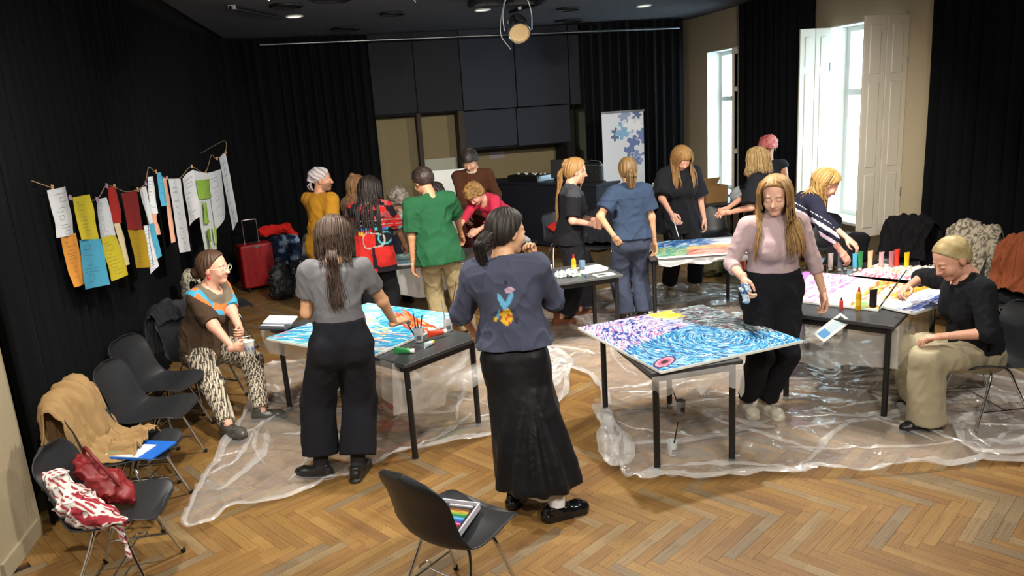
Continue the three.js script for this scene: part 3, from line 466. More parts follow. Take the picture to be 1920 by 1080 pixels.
function hairFor(o, g, e) {
  const H = o.hair; if (!H) return; const r = rng((o.seed || 1) * 91 + 7), c1 = C(H.c).multiplyScalar(.72), c2 = C(H.c2 || H.c).multiplyScalar(.66), tmp = C(0), out = [];
  const th = H.th ?? .016, low = H.low ?? -.055, line = H.line ?? .0, curly = H.curly || 0;
  const f = (x, y, z) => {
    let d = ell(x, y, z, 0, .038, -.014, .074 + th, .082 + th, .096 + th); d = smin(d, ell(x, y, z, 0, -.005, -.035, .068 + th * .8, .075 + th * .6, .07 + th), .03);
    const an = Math.atan2(x, -(z + .01)); if (curly) d += -curly * (.5 + .6 * noise(x * 55, y * 55, z * 55) + .5 * noise(x * 26 + 9, y * 26, z * 26)); else d += .0022 * Math.sin(an * 22 + 3 * noise(x * 14, y * 8, z * 14));
    const fr = z - (.02 + line + (y - .025) * .8) - (H.bang ? .05 * sstep(.03, .06, y) : 0); const k = .012; d = -smin(-d, -fr, k); if (H.fade) d += sstep(.03, -.05, y) * H.fade; return Math.max(d, low - y + (z > 0 ? (z) * .5 : 0));
  };
  const capG = meshSDF(f, V(-.14, -.14, -.17), V(.14, .17, .14), e.fine ? .005 : .0066, (x, y, z) => { const an = Math.atan2(x, -(z + .01)); const n = curly ? .5 + .5 * noise(x * 40, y * 40, z * 40) : .5 + .5 * noise(an * 14, y * 6, 1) ; return tmp.copy(c1).lerp(c2, clamp(n * 1.1 + (H.tips ? sstep(.05, -.05, y) * .4 : 0), 0, 1)); });
  if (!H.none) out.push(capG.applyMatrix4(e.HM));
  const toL = (x, y, z) => V(x, y, z).applyMatrix4(e.HM);
  const push = (p, rr) => { for (let it = 0; it < 3; it++) { const d = e.bodyAll(p.x, p.y, p.z); if (d > rr) break; const h = .006, gx = e.bodyAll(p.x + h, p.y, p.z) - d, gy = e.bodyAll(p.x, p.y + h, p.z) - d, gz = e.bodyAll(p.x, p.y, p.z + h) - d, l = Math.hypot(gx, gy, gz) || 1; p.x += gx / l * (rr - d); p.y += gy / l * (rr - d) * .3; p.z += gz / l * (rr - d); } return p; };
  const colr = (t) => tmp.copy(c1).lerp(c2, clamp(t, 0, 1)).clone();
  if (H.long) {           // loose hair falling from the parting: [from, to] azimuth (0 = back), length below the chin line
    const [a0, a1] = H.span || [-2.0, 2.0], N = Math.round((H.n || 90) * (e.fine ? 2.4 : 1.4)), lw = e.fine ? .0062 : .0092;
    for (let i = 0; i < N; i++) {
      const t = (i + .5) / N, az = lerp(a0, a1, t) + (r() - .5) * .1, sg = Math.sign(az) || 1, dirx = Math.sin(az), dirz = -Math.cos(az), lay = r(), R = .072 + th + .004 + lay * .012;
      const pts = [toL(dirx * .006 + (H.part || 0), .104 + th * .9, -.005 + dirz * .035 + (r() - .5) * .05), toL(dirx * R * .72, .1, -.014 + dirz * R * .9), toL(dirx * R * 1.04, .045, -.014 + dirz * R * 1.25), toL(dirx * R * 1.08, -.02, -.014 + dirz * R * 1.2)];
      let p = pts[3].clone(); const L = H.long * (.82 + r() * .3) * (1 - .25 * (H.shape ? Math.abs(az) / 2 : 0)), st = 7, wob = (H.wave || 0), ph = r() * 6;
      for (let k = 1; k <= st; k++) { const dr = H.out ?? 0; p = p.clone().add(V(0, -L / st, 0)); const off = V(dirx, 0, dirz).applyQuaternion(e.qh); p.addScaledVector(off, dr / st + wob * Math.sin(ph + k * 1.9) * .5); p.x += (r() - .5) * .008; p.z += (r() - .5) * .008; push(p, .008 + lay * .014); pts.push(p); }
      out.push(lock(smoothPts(pts, 13), lw + r() * lw * .5, lw * .5, colr(r() * .9 + (H.tips ? .1 : 0))));
    }
  }
  for (const T of H.tails || []) {   // gathered hair: from = head frame points, then falls; n locks spread r
    for (let i = 0; i < T.n; i++) { const a = r() * 6.28, q = Math.sqrt(r()), sp = T.r; const pts = T.p.map((p, k) => { const m = (T.s?.[k] ?? 1) * sp * q; return toL(p[0] + Math.cos(a) * m, p[1] + (k ? 0 : Math.sin(a) * m), p[2] + Math.sin(a) * m * .7); }); if (T.fall) { let p = pts[pts.length - 1].clone(); const L = T.fall * (.8 + r() * .35); for (let k = 1; k <= 6; k++) { p = p.clone().add(V((r() - .5) * .014, -L / 6, (r() - .5) * .014)); push(p, .008 + q * .014); pts.push(p); } } out.push(lock(smoothPts(pts, 18), T.w || .009, .004, colr(r()))); }
  }
  if (H.bun) for (const [x, y, z, R] of H.bun) for (let i = 0; i < 26; i++) { const a = r() * 6.28, b = Math.acos(2 * r() - 1), ax = V(Math.sin(b) * Math.cos(a), Math.cos(b), Math.sin(b) * Math.sin(a)), u = ax.clone().cross(V(.3, .8, .5)).normalize(), v = ax.clone().cross(u), pts = []; for (let k = 0; k <= 12; k++) { const t = k / 12 * 5; pts.push(toL(x + (u.x * Math.cos(t) + v.x * Math.sin(t)) * R, y + (u.y * Math.cos(t) + v.y * Math.sin(t)) * R, z + (u.z * Math.cos(t) + v.z * Math.sin(t)) * R)); } out.push(lock(pts, .009, .006, colr(r()))); }
  if (H.locks) for (const L of H.locks) for (let i = 0; i < (L.n || 6); i++) { const pts = L.p.map((p) => toL(p[0] + (r() - .5) * (L.j || .015), p[1] + (r() - .5) * (L.j || .015), p[2] + (r() - .5) * (L.j || .015))); out.push(lock(smoothPts(pts, 14), L.w || .009, .004, colr(r()))); }
  part(g, 'hair', joinIndexed(out), MP.hair);
}
// ---------------------------------------------------------------- the people around the tables
const PI = Math.PI, fair = 0xd8a88c, rosy = 0xdba48c, tan = 0xc08a68, olive = 0xc99a76;
// seated, left
const legging = (() => { const a = C(0xcfc3ae), b = C(0x3d3630); return (x, y, z) => { const u = (x + z * .9) * 230, v = (y + .5 * z) * 170; return Math.sin(u + Math.sin(v) * .9) * Math.cos(v * .9 + Math.sin(u * .5)) > .02 ? a : b; }; })();
const yoke = (() => { const br = C(0x453629), bl = C(0x3f9dc2), or = C(0xd0743e), gr = C(0x6e6455); return (x, y, z) => { const r = Math.hypot(x * .9, y - .40, (z - .05) * .8), a = Math.atan2(x, z); if (y > .1 && r < .235) { if (r > .2) return Math.sin(a * 5 + 1) > -.2 ? or : bl; if (r > .15) return Math.sin(a * 4) > .1 ? bl : or; return gr; } return br; }; })();
const p1 = person({ at: [-1.36, -6.5], yaw: .9, h: 1.74, w: 1.28, headScale: 1.16, label: 'person seated on a chair, in glasses, brown top and patterned leggings, holding a cup', seed: 2, skin: rosy, hairColor: 0x4a3222, fine: 2,
  pelvis: [0, .56, -.02], lean: .3, hip: -.02, twist: .3, head: [.25, -.1, 0], bust: 1.2, belly: 1.12, feetW: { L: [-.95, -6.04, 1.45], R: [-1.12, -5.62, .8] }, knee: { L: [.5, 1, .5], R: [-.5, 1, .5] },
  L: { at: [-.99, .6, -6.12], pole: [.9, -.6, -.7], curl: .6, palm: [-.3, .2, .9], dir: [.2, .1, 1] }, R: { at: [-1.07, .6, -6.02], pole: [-.9, -.6, -.7], curl: .65, palm: [.5, .2, -.8], dir: [1, .05, .1] },
  bottom: { name: 'leggings', c: legging, r: [.12, .088, .06], fold: .002, hem: .97, cell: .006, waist: .1 }, top: { pattern: yoke, sleeve: .88, loose: .012, hem: .1, fold: .006, neck: .092, neckZ: .035, neckY: -.02, mat: MP.knit, cell: .0078 },
  shoe: { c: 0x4b4a44, soleC: 0x37393c, lace: 0x26241f, bulk: 1.06, tall: .11 }, hair: { c: 0x35241a, c2: 0x6b4a33, th: .012, low: -.07, line: -.005, bun: [[0, -.03, -.13, .036], [.01, -.05, -.135, .03]], tails: [{ p: [[0, .0, -.1], [0, -.03, -.14], [.01, -.07, -.13]], n: 14, r: .025 }] } });
{ const e = p1, gl = [], ringM = mat(0xd8cdb8, .3), toP = (gg) => gg.applyMatrix4(e.HM); for (const sg of [-1, 1]) { gl.push(toP(new THREE.TorusGeometry(.021, .0024, 8, 26).scale(1.15, .95, 1).translate(sg * .032, -.002, .1)), toP(rod([sg * .056, .003, .099], [sg * .079, .004, .0], .002))); } gl.push(toP(rod([-.011, .001, .103], [.011, .001, .103], .002)));
  part(e.g, 'glasses', merge(gl), ringM); for (const sg of [-1, 1]) part(e.g, 'earring', toP(new THREE.SphereGeometry(.009, 12, 8).scale(1, 1.5, 1).translate(sg * .081, -.052, -.008)), mat(0xc22d24, .4)); }
// grey T-shirt, seen from behind
person({ at: [-.21, -4.84], yaw: PI + .02, h: 1.74, label: 'person in a grey T-shirt and wide black cropped trousers, seen from behind', seed: 3, skin: olive, hairColor: 0x3b281e, fine: 1, lean: .1, side: .05, head: [-.12, .42, 0],
  feetW: { L: [-.44, -4.86, -1.95], R: [-.2, -4.76, 2.75] }, R: { at: [.15, .94, -5.1], pole: [-.5, -.5, -1], curl: .5, pinch: 1, dir: [.75, .05, -.65], palm: [-.3, -.8, 0] }, L: { at: [-.38, 1.02, -5.14], pole: [.35, -.5, -1], curl: .5 },
  top: { c: 0x646468, sleeve: .62, loose: .014, tuck: 1, hem: -.06, fold: .008, fx: 9, fy: 3.5 }, bottom: { c: 0x15161d, r: [.118, .115, .12], hem: .84, fold: .005, waist: .14 }, shoe: { c: 0x1b1a1b, soleC: 0x232323, sock: 0x2a2a2c },
  hair: { c: 0x33241b, c2: 0x50392a, th: .016, low: -.08, long: .2, span: [-1.9, 1.9], n: 120, tips: 1, tails: [{ p: [[0, -.1, -.1], [.0, -.16, -.12]], n: 40, r: .03, fall: .3, w: .0045 }] } });
// charcoal sweatshirt and long black skirt
const printTee = (() => { const base = C(0x43475a), blu = C(0x5f9fc4), yel = C(0xd2a62c), pin = C(0xb59ab0), red = C(0xb65a3c), dk = C(0x2c2e3a); return (x, y, z) => { if (z > -.02) return base; const e = (cx, cy, rx, ry, a = 0) => { const dx = -x - cx, dy = y - cy, u = dx * Math.cos(a) + dy * Math.sin(a), v = -dx * Math.sin(a) + dy * Math.cos(a); return (u / rx) ** 2 + (v / ry) ** 2 < 1 + .35 * noise(x * 90, y * 90, 3); }; if (e(-.028, .172, .016, .05, .35)) return blu; if (e(.012, .178, .014, .042, -.5)) return blu; if (e(-.055, .105, .008, .03, -.3)) return blu; if (e(.022, .232, .026, .017, .2)) return pin; if (e(-.012, .09, .036, .046)) return noise(x * 70, y * 70, 1) > .25 ? red : yel; if (e(-.075, .075, .012, .014)) return yel; if (e(.04, .06, .01, .017)) return dk; if (e(.005, .275, .009, .012)) return dk; return base; }; })();
person({ at: [.8, -4.16], yaw: PI - .3, h: 1.77, label: 'person in a charcoal printed sweatshirt and long black skirt, hand raised to the chin', seed: 4, skin: olive, hairColor: 0x17110f, fine: 2, lean: .08, side: -.05, head: [-.85, .1, 0], w: 1.04,
  feetW: { L: [.74, -4.1, 2.5], R: [.93, -3.86, 1.72] }, R: { at: [.985, 1.41, -4.36], pole: [-.45, -1, .15], curl: .8, dir: [-.1, 1, .1], palm: [-.5, 0, .8] }, L: { at: [.62, .98, -4.5], pole: [1, -.3, -.6] },
  top: { pattern: printTee, sleeve: 1.12, loose: .03, armE: .026, cuff: .026, hem: -.03, flare: .006, fold: .009, fx: 6, fy: 3, cell: .006, neck: .07, name: 'sweatshirt' }, bottom: { c: 0x121317, skirt: .185, rHem: .205, kHem: 1.22, wave: .016, fold: .0028, mat: MP.satin, waist: .11, shift: [0, 0] },
  shoe: { c: 0x0e0f13, soleC: 0x121316, sole: .045, bulk: 1.12, tall: .085, sock: 0xe4e4e6, mat: mat(0xffffff, .15, { vertexColors: true }) },
  hair: { c: 0x0f0b0a, c2: 0x2d201b, th: .014, low: -.06, line: .0, bun: [[.0, -.035, -.13, .042], [.005, -.06, -.145, .035], [0, -.02, -.12, .035]], tails: [{ p: [[0, .02, -.1], [0, -.05, -.17], [.01, -.13, -.15], [.01, -.18, -.13]], n: 60, r: .04, w: .006 }] } });
// lavender turtleneck, walking towards us
person({ at: [2.83, -4.8], yaw: -.12, h: 1.76, w: 1.2, label: 'person with long fair hair in a lilac turtleneck and black trousers, walking with a palette', seed: 5, skin: 0xdcab92, hairColor: 0x7a5a36, fine: 2, shut: 1, bust: 1.2, lean: .04, head: [-.52, .26, .04],
  feetW: { R: [2.66, -4.84, -.2, .02], L: [2.79, -4.8, .15] }, R: { at: [2.5, 1.1, -4.6], pole: [-.35, -.6, -1], curl: .7, dir: [-.2, -.75, .6], palm: [.9, 0, .2] }, L: { at: [3.2, .86, -4.72], pole: [1, -.1, -.6], curl: .6, dir: [.12, -1, .15], palm: [-.9, 0, 0] },
  top: { c: 0xb49da0, sleeve: 1.42, loose: .009, tuck: 1, hem: -.05, high: 1, fold: .004, fx: 10, fy: 8, mat: MP.knit, armE: .008, cuffE: .006, name: 'turtleneck' }, bottom: { c: 0x131419, r: [.118, .09, .07], hem: .92, fold: .007, waist: .14 },
  shoe: { c: 0xcfc8b8, soleC: 0xd9d4c8, lace: 0xb3ab9a, bulk: 1.05, tall: .12 }, hair: { c: 0x7d5a31, c2: 0xc59a5c, th: .013, low: -.07, line: -.004, part: .018, long: .38, span: [-2.3, 2.3], n: 190, wave: .02, tips: 1 } });
// right, seated, short bleached hair
person({ at: [4.04, -4.24], yaw: -1.72, h: 1.74, headScale: 1.18, w: 1.05, label: 'person with cropped bleached hair, seated and painting, in black top and pale trousers', seed: 6, skin: rosy, hairColor: 0xc4ab6c, fine: 2, shut: 1, pelvis: [0, .53, 0], lean: .3, hip: .1, head: [.05, .4, 0],
  feetW: { L: [3.64, -4.18, -1.6], R: [3.86, -4.5, -1.7] }, knee: { L: [.1, 1, .7], R: [-.1, 1, .7] }, L: { at: [3.68, .68, -4.12], pole: [.8, -.6, -.6], curl: .5, palm: [0, -1, 0] }, R: { at: [3.76, .9, -4.58], pole: [-1, -.1, -.3], curl: .6, pinch: 1, palm: [0, -.8, .6] },
  top: { c: 0x14161c, sleeve: 1.08, loose: .024, hem: .0, flare: .02, fold: .008, neck: .075, neckZ: .03 }, bottom: { c: 0xa79d83, r: [.105, .1, .13], hem: 1.06, fold: .007, waist: .1 }, shoe: { c: 0x1a1a1c, soleC: 0x151516, sole: .03 },
  hair: { c: 0xa98f55, c2: 0xd8c796, th: .006, low: -.06, curly: .002, line: -.004 } });
// around the far left table
const pScarf = person({ at: [-.42, -8.75], yaw: 2.25, h: 1.8, w: 1.15, male: 1, label: 'person in a mustard T-shirt with a pale scarf tied over the head', seed: 7, skin: 0xbd8767, hairColor: 0x3a3230, beard: 1, lean: .03, head: [-.7, .0, 0], R: { at: [-.28, .9, -8.6], pole: [-.7, -.2, -1] }, L: { at: [-.2, .9, -9.0], pole: [.7, -.2, -1] },
  top: { c: 0xb07c1f, sleeve: .72, loose: .02, hem: .2, fold: .01, fx: 6, fy: 2.5 }, bottom: { c: 0x1d1e24, r: [.1, .08, .07], hem: .95 }, shoe: { c: 0x25252a }, hair: { none: 1, c: 0xb9aeb0, tails: [{ p: [[0, .0, -.1], [0, -.05, -.12], [.02, -.1, -.1]], n: 10, r: .03, w: .016 }] } });
person({ at: [.1, -8.02], yaw: PI - .25, h: 1.72, label: 'person with long dark hair in a red and black patchwork jacket, seen from behind', seed: 8, skin: tan, hairColor: 0x1b1311, lean: .12, head: [-.2, .35, 0], R: { at: [.46, .9, -8.3], pole: [-1, -.4, .2] }, L: { at: [.12, .95, -8.4] },
  top: { pattern: (() => { const rd = C(0xb02420), bk = C(0x16141a), pk = C(0xa8484e), tq = C(0x4d9aa2), bl = C(0x3b57a8), yl = C(0xc79b35), gr = C(0x9c9a94); return (x, y, z) => { const u = x + .02; if (y > .1 && y < .13) return Math.sin(x * 60) > .2 ? tq : Math.sin(x * 31) > 0 ? bl : rd; if (y > .22) return noise(x * 14, y * 16, 2) > .05 ? rd : (noise(x * 20, y * 30, 5) > .2 ? pk : bk); if (y > .13) return Math.abs(((y * 22) % 1) - .5) < .08 ? gr : (u < -.11 || u > .15 ? rd : bk); if (y < -.07 && u < -.0) return noise(x * 9, y * 9, 8) > .1 ? rd : bk; const w = Math.abs(Math.hypot(u + .02, y - .0) - .09 - .02 * Math.sin(x * 30)); if (w < .006) return gr; if (Math.abs(u - .12) < .035 && Math.abs(y - .04 - u * .3) < .02) return yl; if (u > -.04) return rd; const w2 = Math.abs(Math.hypot(u + .13, y - .02) - .06); return w2 < .007 ? tq : bk; }; })(), sleeve: .95, loose: .026, hem: .2, flare: .03, fold: .008, cell: .0095, name: 'jacket' }, bottom: { c: 0x131318, r: [.1, .09, .095], hem: .95 }, shoe: { c: 0x1d1c1c },
  hair: { c: 0x120c0b, c2: 0x35241d, th: .016, low: -.08, long: .46, span: [-1.8, 1.8], n: 120, out: .03 } });
person({ at: [-.07, -9.12], yaw: 2.2, h: 1.66, label: 'person with light brown hair in a bun standing behind the patchwork jacket', seed: 9, skin: fair, hairColor: 0x7d5a3a, lean: .1, head: [.1, .3, 0], top: { c: 0x7a6a70, sleeve: 1.5, loose: .02, hem: .15 }, bottom: { c: 0x22222a, r: [.1, .08, .07] }, shoe: { c: 0x2a2522 }, hair: { c: 0x6f4d2e, c2: 0xa97d4e, th: .014, low: -.08, bun: [[.01, .1, -.09, .03]], long: .3, span: [-2, 2], n: 60 } });
person({ at: [.36, -9.5], yaw: .25, h: 1.7, label: 'person with grey curly hair bending low over the far left table', seed: 10, skin: fair, hairColor: 0x6a5a50, shut: 1, lean: .95, hip: .6, pelvis: [0, .93, -.12], head: [0, .55, 0], R: { at: [.2, .84, -9.02], pole: [-1, .2, -.2] }, L: { at: [.62, .84, -9.02], pole: [1, .2, -.2] },
  top: { pattern: (() => { const a = C(0xd8d6d0), b = C(0x2a2c34), c = C(0x5e7480); return (x, y, z) => y > .24 ? a : noise(x * 25, y * 25, z * 25) > .2 ? c : b; })(), sleeve: .6, loose: .02, hem: .1 }, bottom: { c: 0x20242f, r: [.1, .08, .07] }, shoe: { c: 0x222 }, hair: { c: 0x4e4038, c2: 0xb5a79b, th: .03, low: -.075, curly: .022, line: .012 } });
person({ at: [.97, -9.66], yaw: -.1, h: 1.66, label: 'person with dark curly hair half hidden behind the green T-shirt', seed: 11, skin: tan, hairColor: 0x1c1412, shut: 1, lean: .75, hip: .5, pelvis: [0, .86, -.1], head: [0, .5, 0], R: { at: [.68, .82, -9.1], pole: [-1, .2, -.2] }, L: { at: [1.0, .82, -9.12], pole: [1, .2, -.2] },
  top: { pattern: (() => { const a = C(0xcfc9c0), b = C(0x2c3430), c = C(0x8b8f7a); return (x, y, z) => { const n = noise(x * 32, y * 32, z * 32); return n > .25 ? a : n > 0 ? c : b; }; })(), sleeve: .8, loose: .02, hem: .12 }, bottom: { c: 0x1d222c, r: [.1, .08, .07] }, shoe: { c: 0x222 }, hair: { c: 0x130d0c, c2: 0x3a2a24, th: .025, low: -.11, curly: .02 } });
person({ at: [.74, -7.58], yaw: PI + .1, h: 1.8, male: 1, label: 'person with short dark hair in a green T-shirt and khaki trousers, seen from behind', seed: 12, skin: tan, hairColor: 0x241a15, fine: 1, lean: .09, side: -.1, head: [.45, .3, 0], feetW: { L: [.72, -7.58, PI], R: [.98, -7.5, 2.9] }, L: { at: [.47, .8, -7.6], pole: [.6, -.2, -1], curl: .35 }, R: { at: [1.05, 1.0, -8.0], pole: [-1, -.4, .2] },
  top: { c: 0x1f5234, sleeve: .85, loose: .03, armE: .03, cuff: .018, hem: .13, flare: .045, fold: .011, fx: 6, fy: 3, cell: .0105 }, bottom: { c: 0x8a7c5c, r: [.108, .09, .085], hem: .97, fold: .009 }, shoe: { c: 0x3a352e }, hair: { c: 0x1b1310, c2: 0x43302a, th: .014, low: -.04, curly: .006, fade: .014, line: .004 } });
person({ at: [1.5, -9.92], yaw: -.22, h: 1.84, male: 1, label: 'person in a brown jumper with a pale shirt collar, looking down', seed: 13, skin: fair, hairColor: 0x2a211e, shut: 1, lean: .08, head: [-.25, .62, 0], R: { at: [1.33, .95, -9.55] }, L: { at: [1.74, 1.0, -9.7] },
  top: { c: 0x4a2a1b, sleeve: 1.9, loose: .02, hem: .1, fold: .007, collar: 0xcbbfa8, name: 'jumper' }, bottom: { c: 0x4a2020, r: [.1, .085, .08] }, shoe: { c: 0x222 }, hair: { c: 0x1d1715, c2: 0x4b423e, th: .018, low: -.03, curly: .006, fade: .01, line: .018, bang: 1 } });
person({ at: [1.72, -9.3], yaw: -.95, h: 1.68, label: 'person with curly blond hair in a pink top bending over the table', seed: 14, skin: rosy, hairColor: 0x8a6535, shut: 1, lean: .95, hip: .55, pelvis: [0, .93, -.08], head: [.1, .45, 0], R: { at: [1.16, .98, -8.92], pole: [-1, 0, -.2], pinch: 1, curl: .6 }, L: { at: [1.36, .92, -8.86], pole: [1, -.1, -.2] },
  top: { c: 0xc4304c, sleeve: 1.6, loose: .016, hem: .1, fold: .006, neck: .085, neckZ: .04 }, bottom: { c: 0x2a1c22, r: [.105, .085, .08] }, shoe: { c: 0x222 }, hair: { c: 0x80592c, c2: 0xc79a58, th: .022, low: -.06, curly: .018, line: .008, bang: 1 } });
// middle
person({ at: [2.17, -7.72], yaw: PI / 2 - .1, h: 1.76, label: 'person with a blond half-up ponytail in black, wearing brown ankle boots', seed: 15, skin: rosy, hairColor: 0xa87d44, fine: 1, lean: .1, head: [.0, .12, 0], feetW: { R: [1.98, -7.62, 1.5], L: [2.26, -7.84, 1.75] }, R: { at: [2.36, 1.08, -7.52], pole: [-.5, -1, -.3], curl: .5 }, L: { at: [2.44, 1.1, -7.66], pole: [.5, -1, -.3], curl: .5 },
  top: { pattern: (() => { const a = C(0x15151a), b = C(0x3b3d42), c = C(0x9a9a9a); return (x, y, z) => y > .3 ? b : a; })(), sleeve: .9, loose: .022, hem: .08, fold: .008, cuff: .02 }, bottom: { c: 0x16161b, r: [.115, .125, .14], hem: .84, fold: .008, waist: .14 }, shoe: { c: 0x6b3a1a, soleC: 0x4a2a14, tall: .15, mat: mat(0xffffff, .75, { vertexColors: true }) },
  hair: { c: 0x8f6230, c2: 0xd0a263, th: .014, low: -.07, line: -.004, bun: [[0, .075, -.1, .032], [0, .05, -.115, .026]], tails: [{ p: [[0, .04, -.12], [0, -.03, -.15], [0, -.12, -.14]], n: 90, r: .035, fall: .36, w: .006 }], locks: [{ p: [[-.07, .04, .05], [-.08, -.04, .05], [-.075, -.14, .05], [-.07, -.22, .06]], n: 3, w: .004 }] } });
person({ at: [2.73, -7.38], yaw: PI - .05, h: 1.74, label: 'person in a blue short-sleeved shirt and grey-blue trousers, hand in pocket, seen from behind', seed: 16, skin: olive, hairColor: 0x7d5c36, fine: 1, lean: .05, head: [-.1, .15, 0], feetW: { L: [2.66, -7.42, 3.2], R: [2.87, -7.42, 3.0] }, L: { at: [2.5, .98, -7.24], pole: [1, .1, .1], dir: [.55, -.8, -.2], curl: .75, palm: [.6, 0, -.8] }, R: { at: [2.99, .78, -7.36], pole: [-1, -.2, -.6], curl: .45 },
  top: { pattern: (() => { const a = C(0x33425a), b = C(0x2a3750); return (x, y, z) => Math.abs(y - .26) < .006 && z < 0 ? b : a; })(), sleeve: .72, loose: .024, hem: .02, flare: .0, fold: .008, cuff: .022, neck: .06 }, bottom: { c: 0x3a4154, r: [.112, .098, .092], hem: .97, fold: .008, waist: .14 }, shoe: { c: 0x2a2a2e }, hair: { c: 0x5f472c, c2: 0xa8824f, th: .012, low: -.06, tails: [{ p: [[0, .0, -.105], [0, -.04, -.15], [0, -.12, -.135], [0, -.17, -.12]], s: [.6, 1.1, 1, .5], n: 90, r: .042, w: .006 }], bun: [[0, -.005, -.115, .02]] } });
person({ at: [3.7, -8.38], yaw: .0, h: 1.77, w: 1.08, label: 'person with a fair fringe in an oversized black T-shirt, painting the blue canvas', seed: 17, skin: rosy, hairColor: 0x9a6c36, fine: 1, shut: 1, lean: .1, head: [.05, .62, 0], feetW: { R: [3.55, -8.36, -.12], L: [3.86, -8.3, .25] }, R: { at: [3.46, 1.02, -8.02], pole: [-1, -.4, -.6], curl: .6, pinch: 1 }, L: { at: [4.0, .86, -8.3], pole: [1, -.1, -.8], curl: .4 },
  top: { c: 0x1a1b20, sleeve: .95, loose: .045, armE: .04, cuff: .04, hem: .2, flare: .03, fold: .01, fx: 6, fy: 2.6 }, bottom: { c: 0x19191d, r: [.11, .095, .088], hem: .88, fold: .006 }, shoe: { c: 0xb3a88c, soleC: 0x6e6757, lace: 0x5e5642, tall: .12, sock: 0xb9b29c }, hair: { c: 0x8a5e2d, c2: 0xcfa163, th: .016, low: -.08, bang: 1, line: .0, long: .26, span: [-2.5, 2.5], n: 110 } });
person({ at: [4.28, -7.5], yaw: PI + .75, h: 1.72, label: 'person with a blond bob in a black jacket and salmon trousers, gesturing', seed: 18, skin: rosy, hairColor: 0xa88650, fine: 1, lean: .06, head: [-.1, .1, 0], w: 1.08, L: { at: [3.92, 1.07, -7.5], pole: [.6, -.8, -.4], dir: [-1, .05, .1], palm: [0, .8, .5], curl: .15 }, R: { at: [4.05, 1.0, -7.95], pole: [-.6, -.8, -.4] },
  top: { c: 0x181a20, sleeve: .97, loose: .035, cuff: .045, armE: .034, hem: .1, fold: .01, name: 'jacket' }, bottom: { c: 0x9a4a36, r: [.11, .1, .1], hem: .96, fold: .008 }, shoe: { c: 0x8a4a36 }, hair: { c: 0x8f6d3c, c2: 0xd2b37c, th: .02, low: -.09, long: .12, span: [-2.2, 2.2], n: 120, out: .02 } });
person({ at: [5.02, -8.66], yaw: 2.5, h: 1.75, label: 'person with curly pink hair in a sleeveless dark top near the window', seed: 19, skin: 0xb07a58, hairColor: 0xc85a5a, lean: .02, head: [.2, .0, 0], w: 1.05, top: { c: 0x1c1d24, sleeve: .1, loose: .012, hem: .1, fold: .005, neck: .075 }, bottom: { c: 0x20222a, r: [.105, .09, .085] }, shoe: { c: 0x2a2a2e }, hair: { c: 0xb93f48, c2: 0xeb9088, th: .02, low: .0, curly: .018, fade: .03, line: .014 } });
person({ at: [3.86, -6.28], yaw: 1.3, h: 1.72, label: 'person with long blond hair in a striped navy jumper reaching across to the paint tubes', seed: 20, skin: rosy, hairColor: 0xa98347, fine: 1, shut: 1, lean: .62, hip: .35, pelvis: [0, .92, -.05], head: [.05, .35, 0], feetW: { R: [3.66, -5.78, 1.2], L: [3.9, -6.4, 1.4] }, L: { at: [4.32, .95, -6.02], pole: [1, -.4, -.3], curl: .45, palm: [0, -1, 0], pinch: 1 }, R: { at: [4.12, .9, -5.86], pole: [-1, -.5, -.2] },
  top: { pattern: (() => { const a = C(0x17182a), b = C(0xd8d6dc); return (x, y, z) => y > -.02 && y < .25 && ((y + .02) * 15) % 1 < .42 ? b : a; })(), sleeve: 1.55, loose: .016, hem: .12, fold: .006, cell: .008, name: 'jumper' }, bottom: { c: 0xa99bc4, r: [.108, .09, .085], hem: .95 }, shoe: { c: 0x1f2024, soleC: 0xd6d6d2 }, hair: { c: 0x94692f, c2: 0xdcb571, th: .015, low: -.08, long: .22, span: [-1.35, 2.3], n: 100, wave: .005 } });
// headscarf of the mustard T-shirt person is part of that person
{ const p = pScarf, f = (x, y, z) => { let d = ell(x, y, z, 0, .045, -.018, .086, .088, .11) + .004 * Math.sin((y * 60 + z * 46) + 2 * noise(x * 12, y * 12, z * 12)); d = smin(d, ell(x, y, z, 0, -.01, -.11, .045, .05, .035) + .004 * noise(x * 40, y * 40, z * 40), .03); const fr = z - (.06 + (y - .06) * .55); return Math.max(-smin(-d, -fr, .01), -.05 - y - z * .35); }; const a = C(0xbcb2b4), b = C(0x8e868c); const g = meshSDF(f, V(-.12, -.1, -.18), V(.12, .16, .13), .005, (x, y, z) => Math.sin(y * 130 + z * 90 + 3 * noise(x * 20, y * 20, z * 20)) > .4 ? b : a).applyMatrix4(p.HM); part(p.g, 'headscarf', g, MP.cloth); }
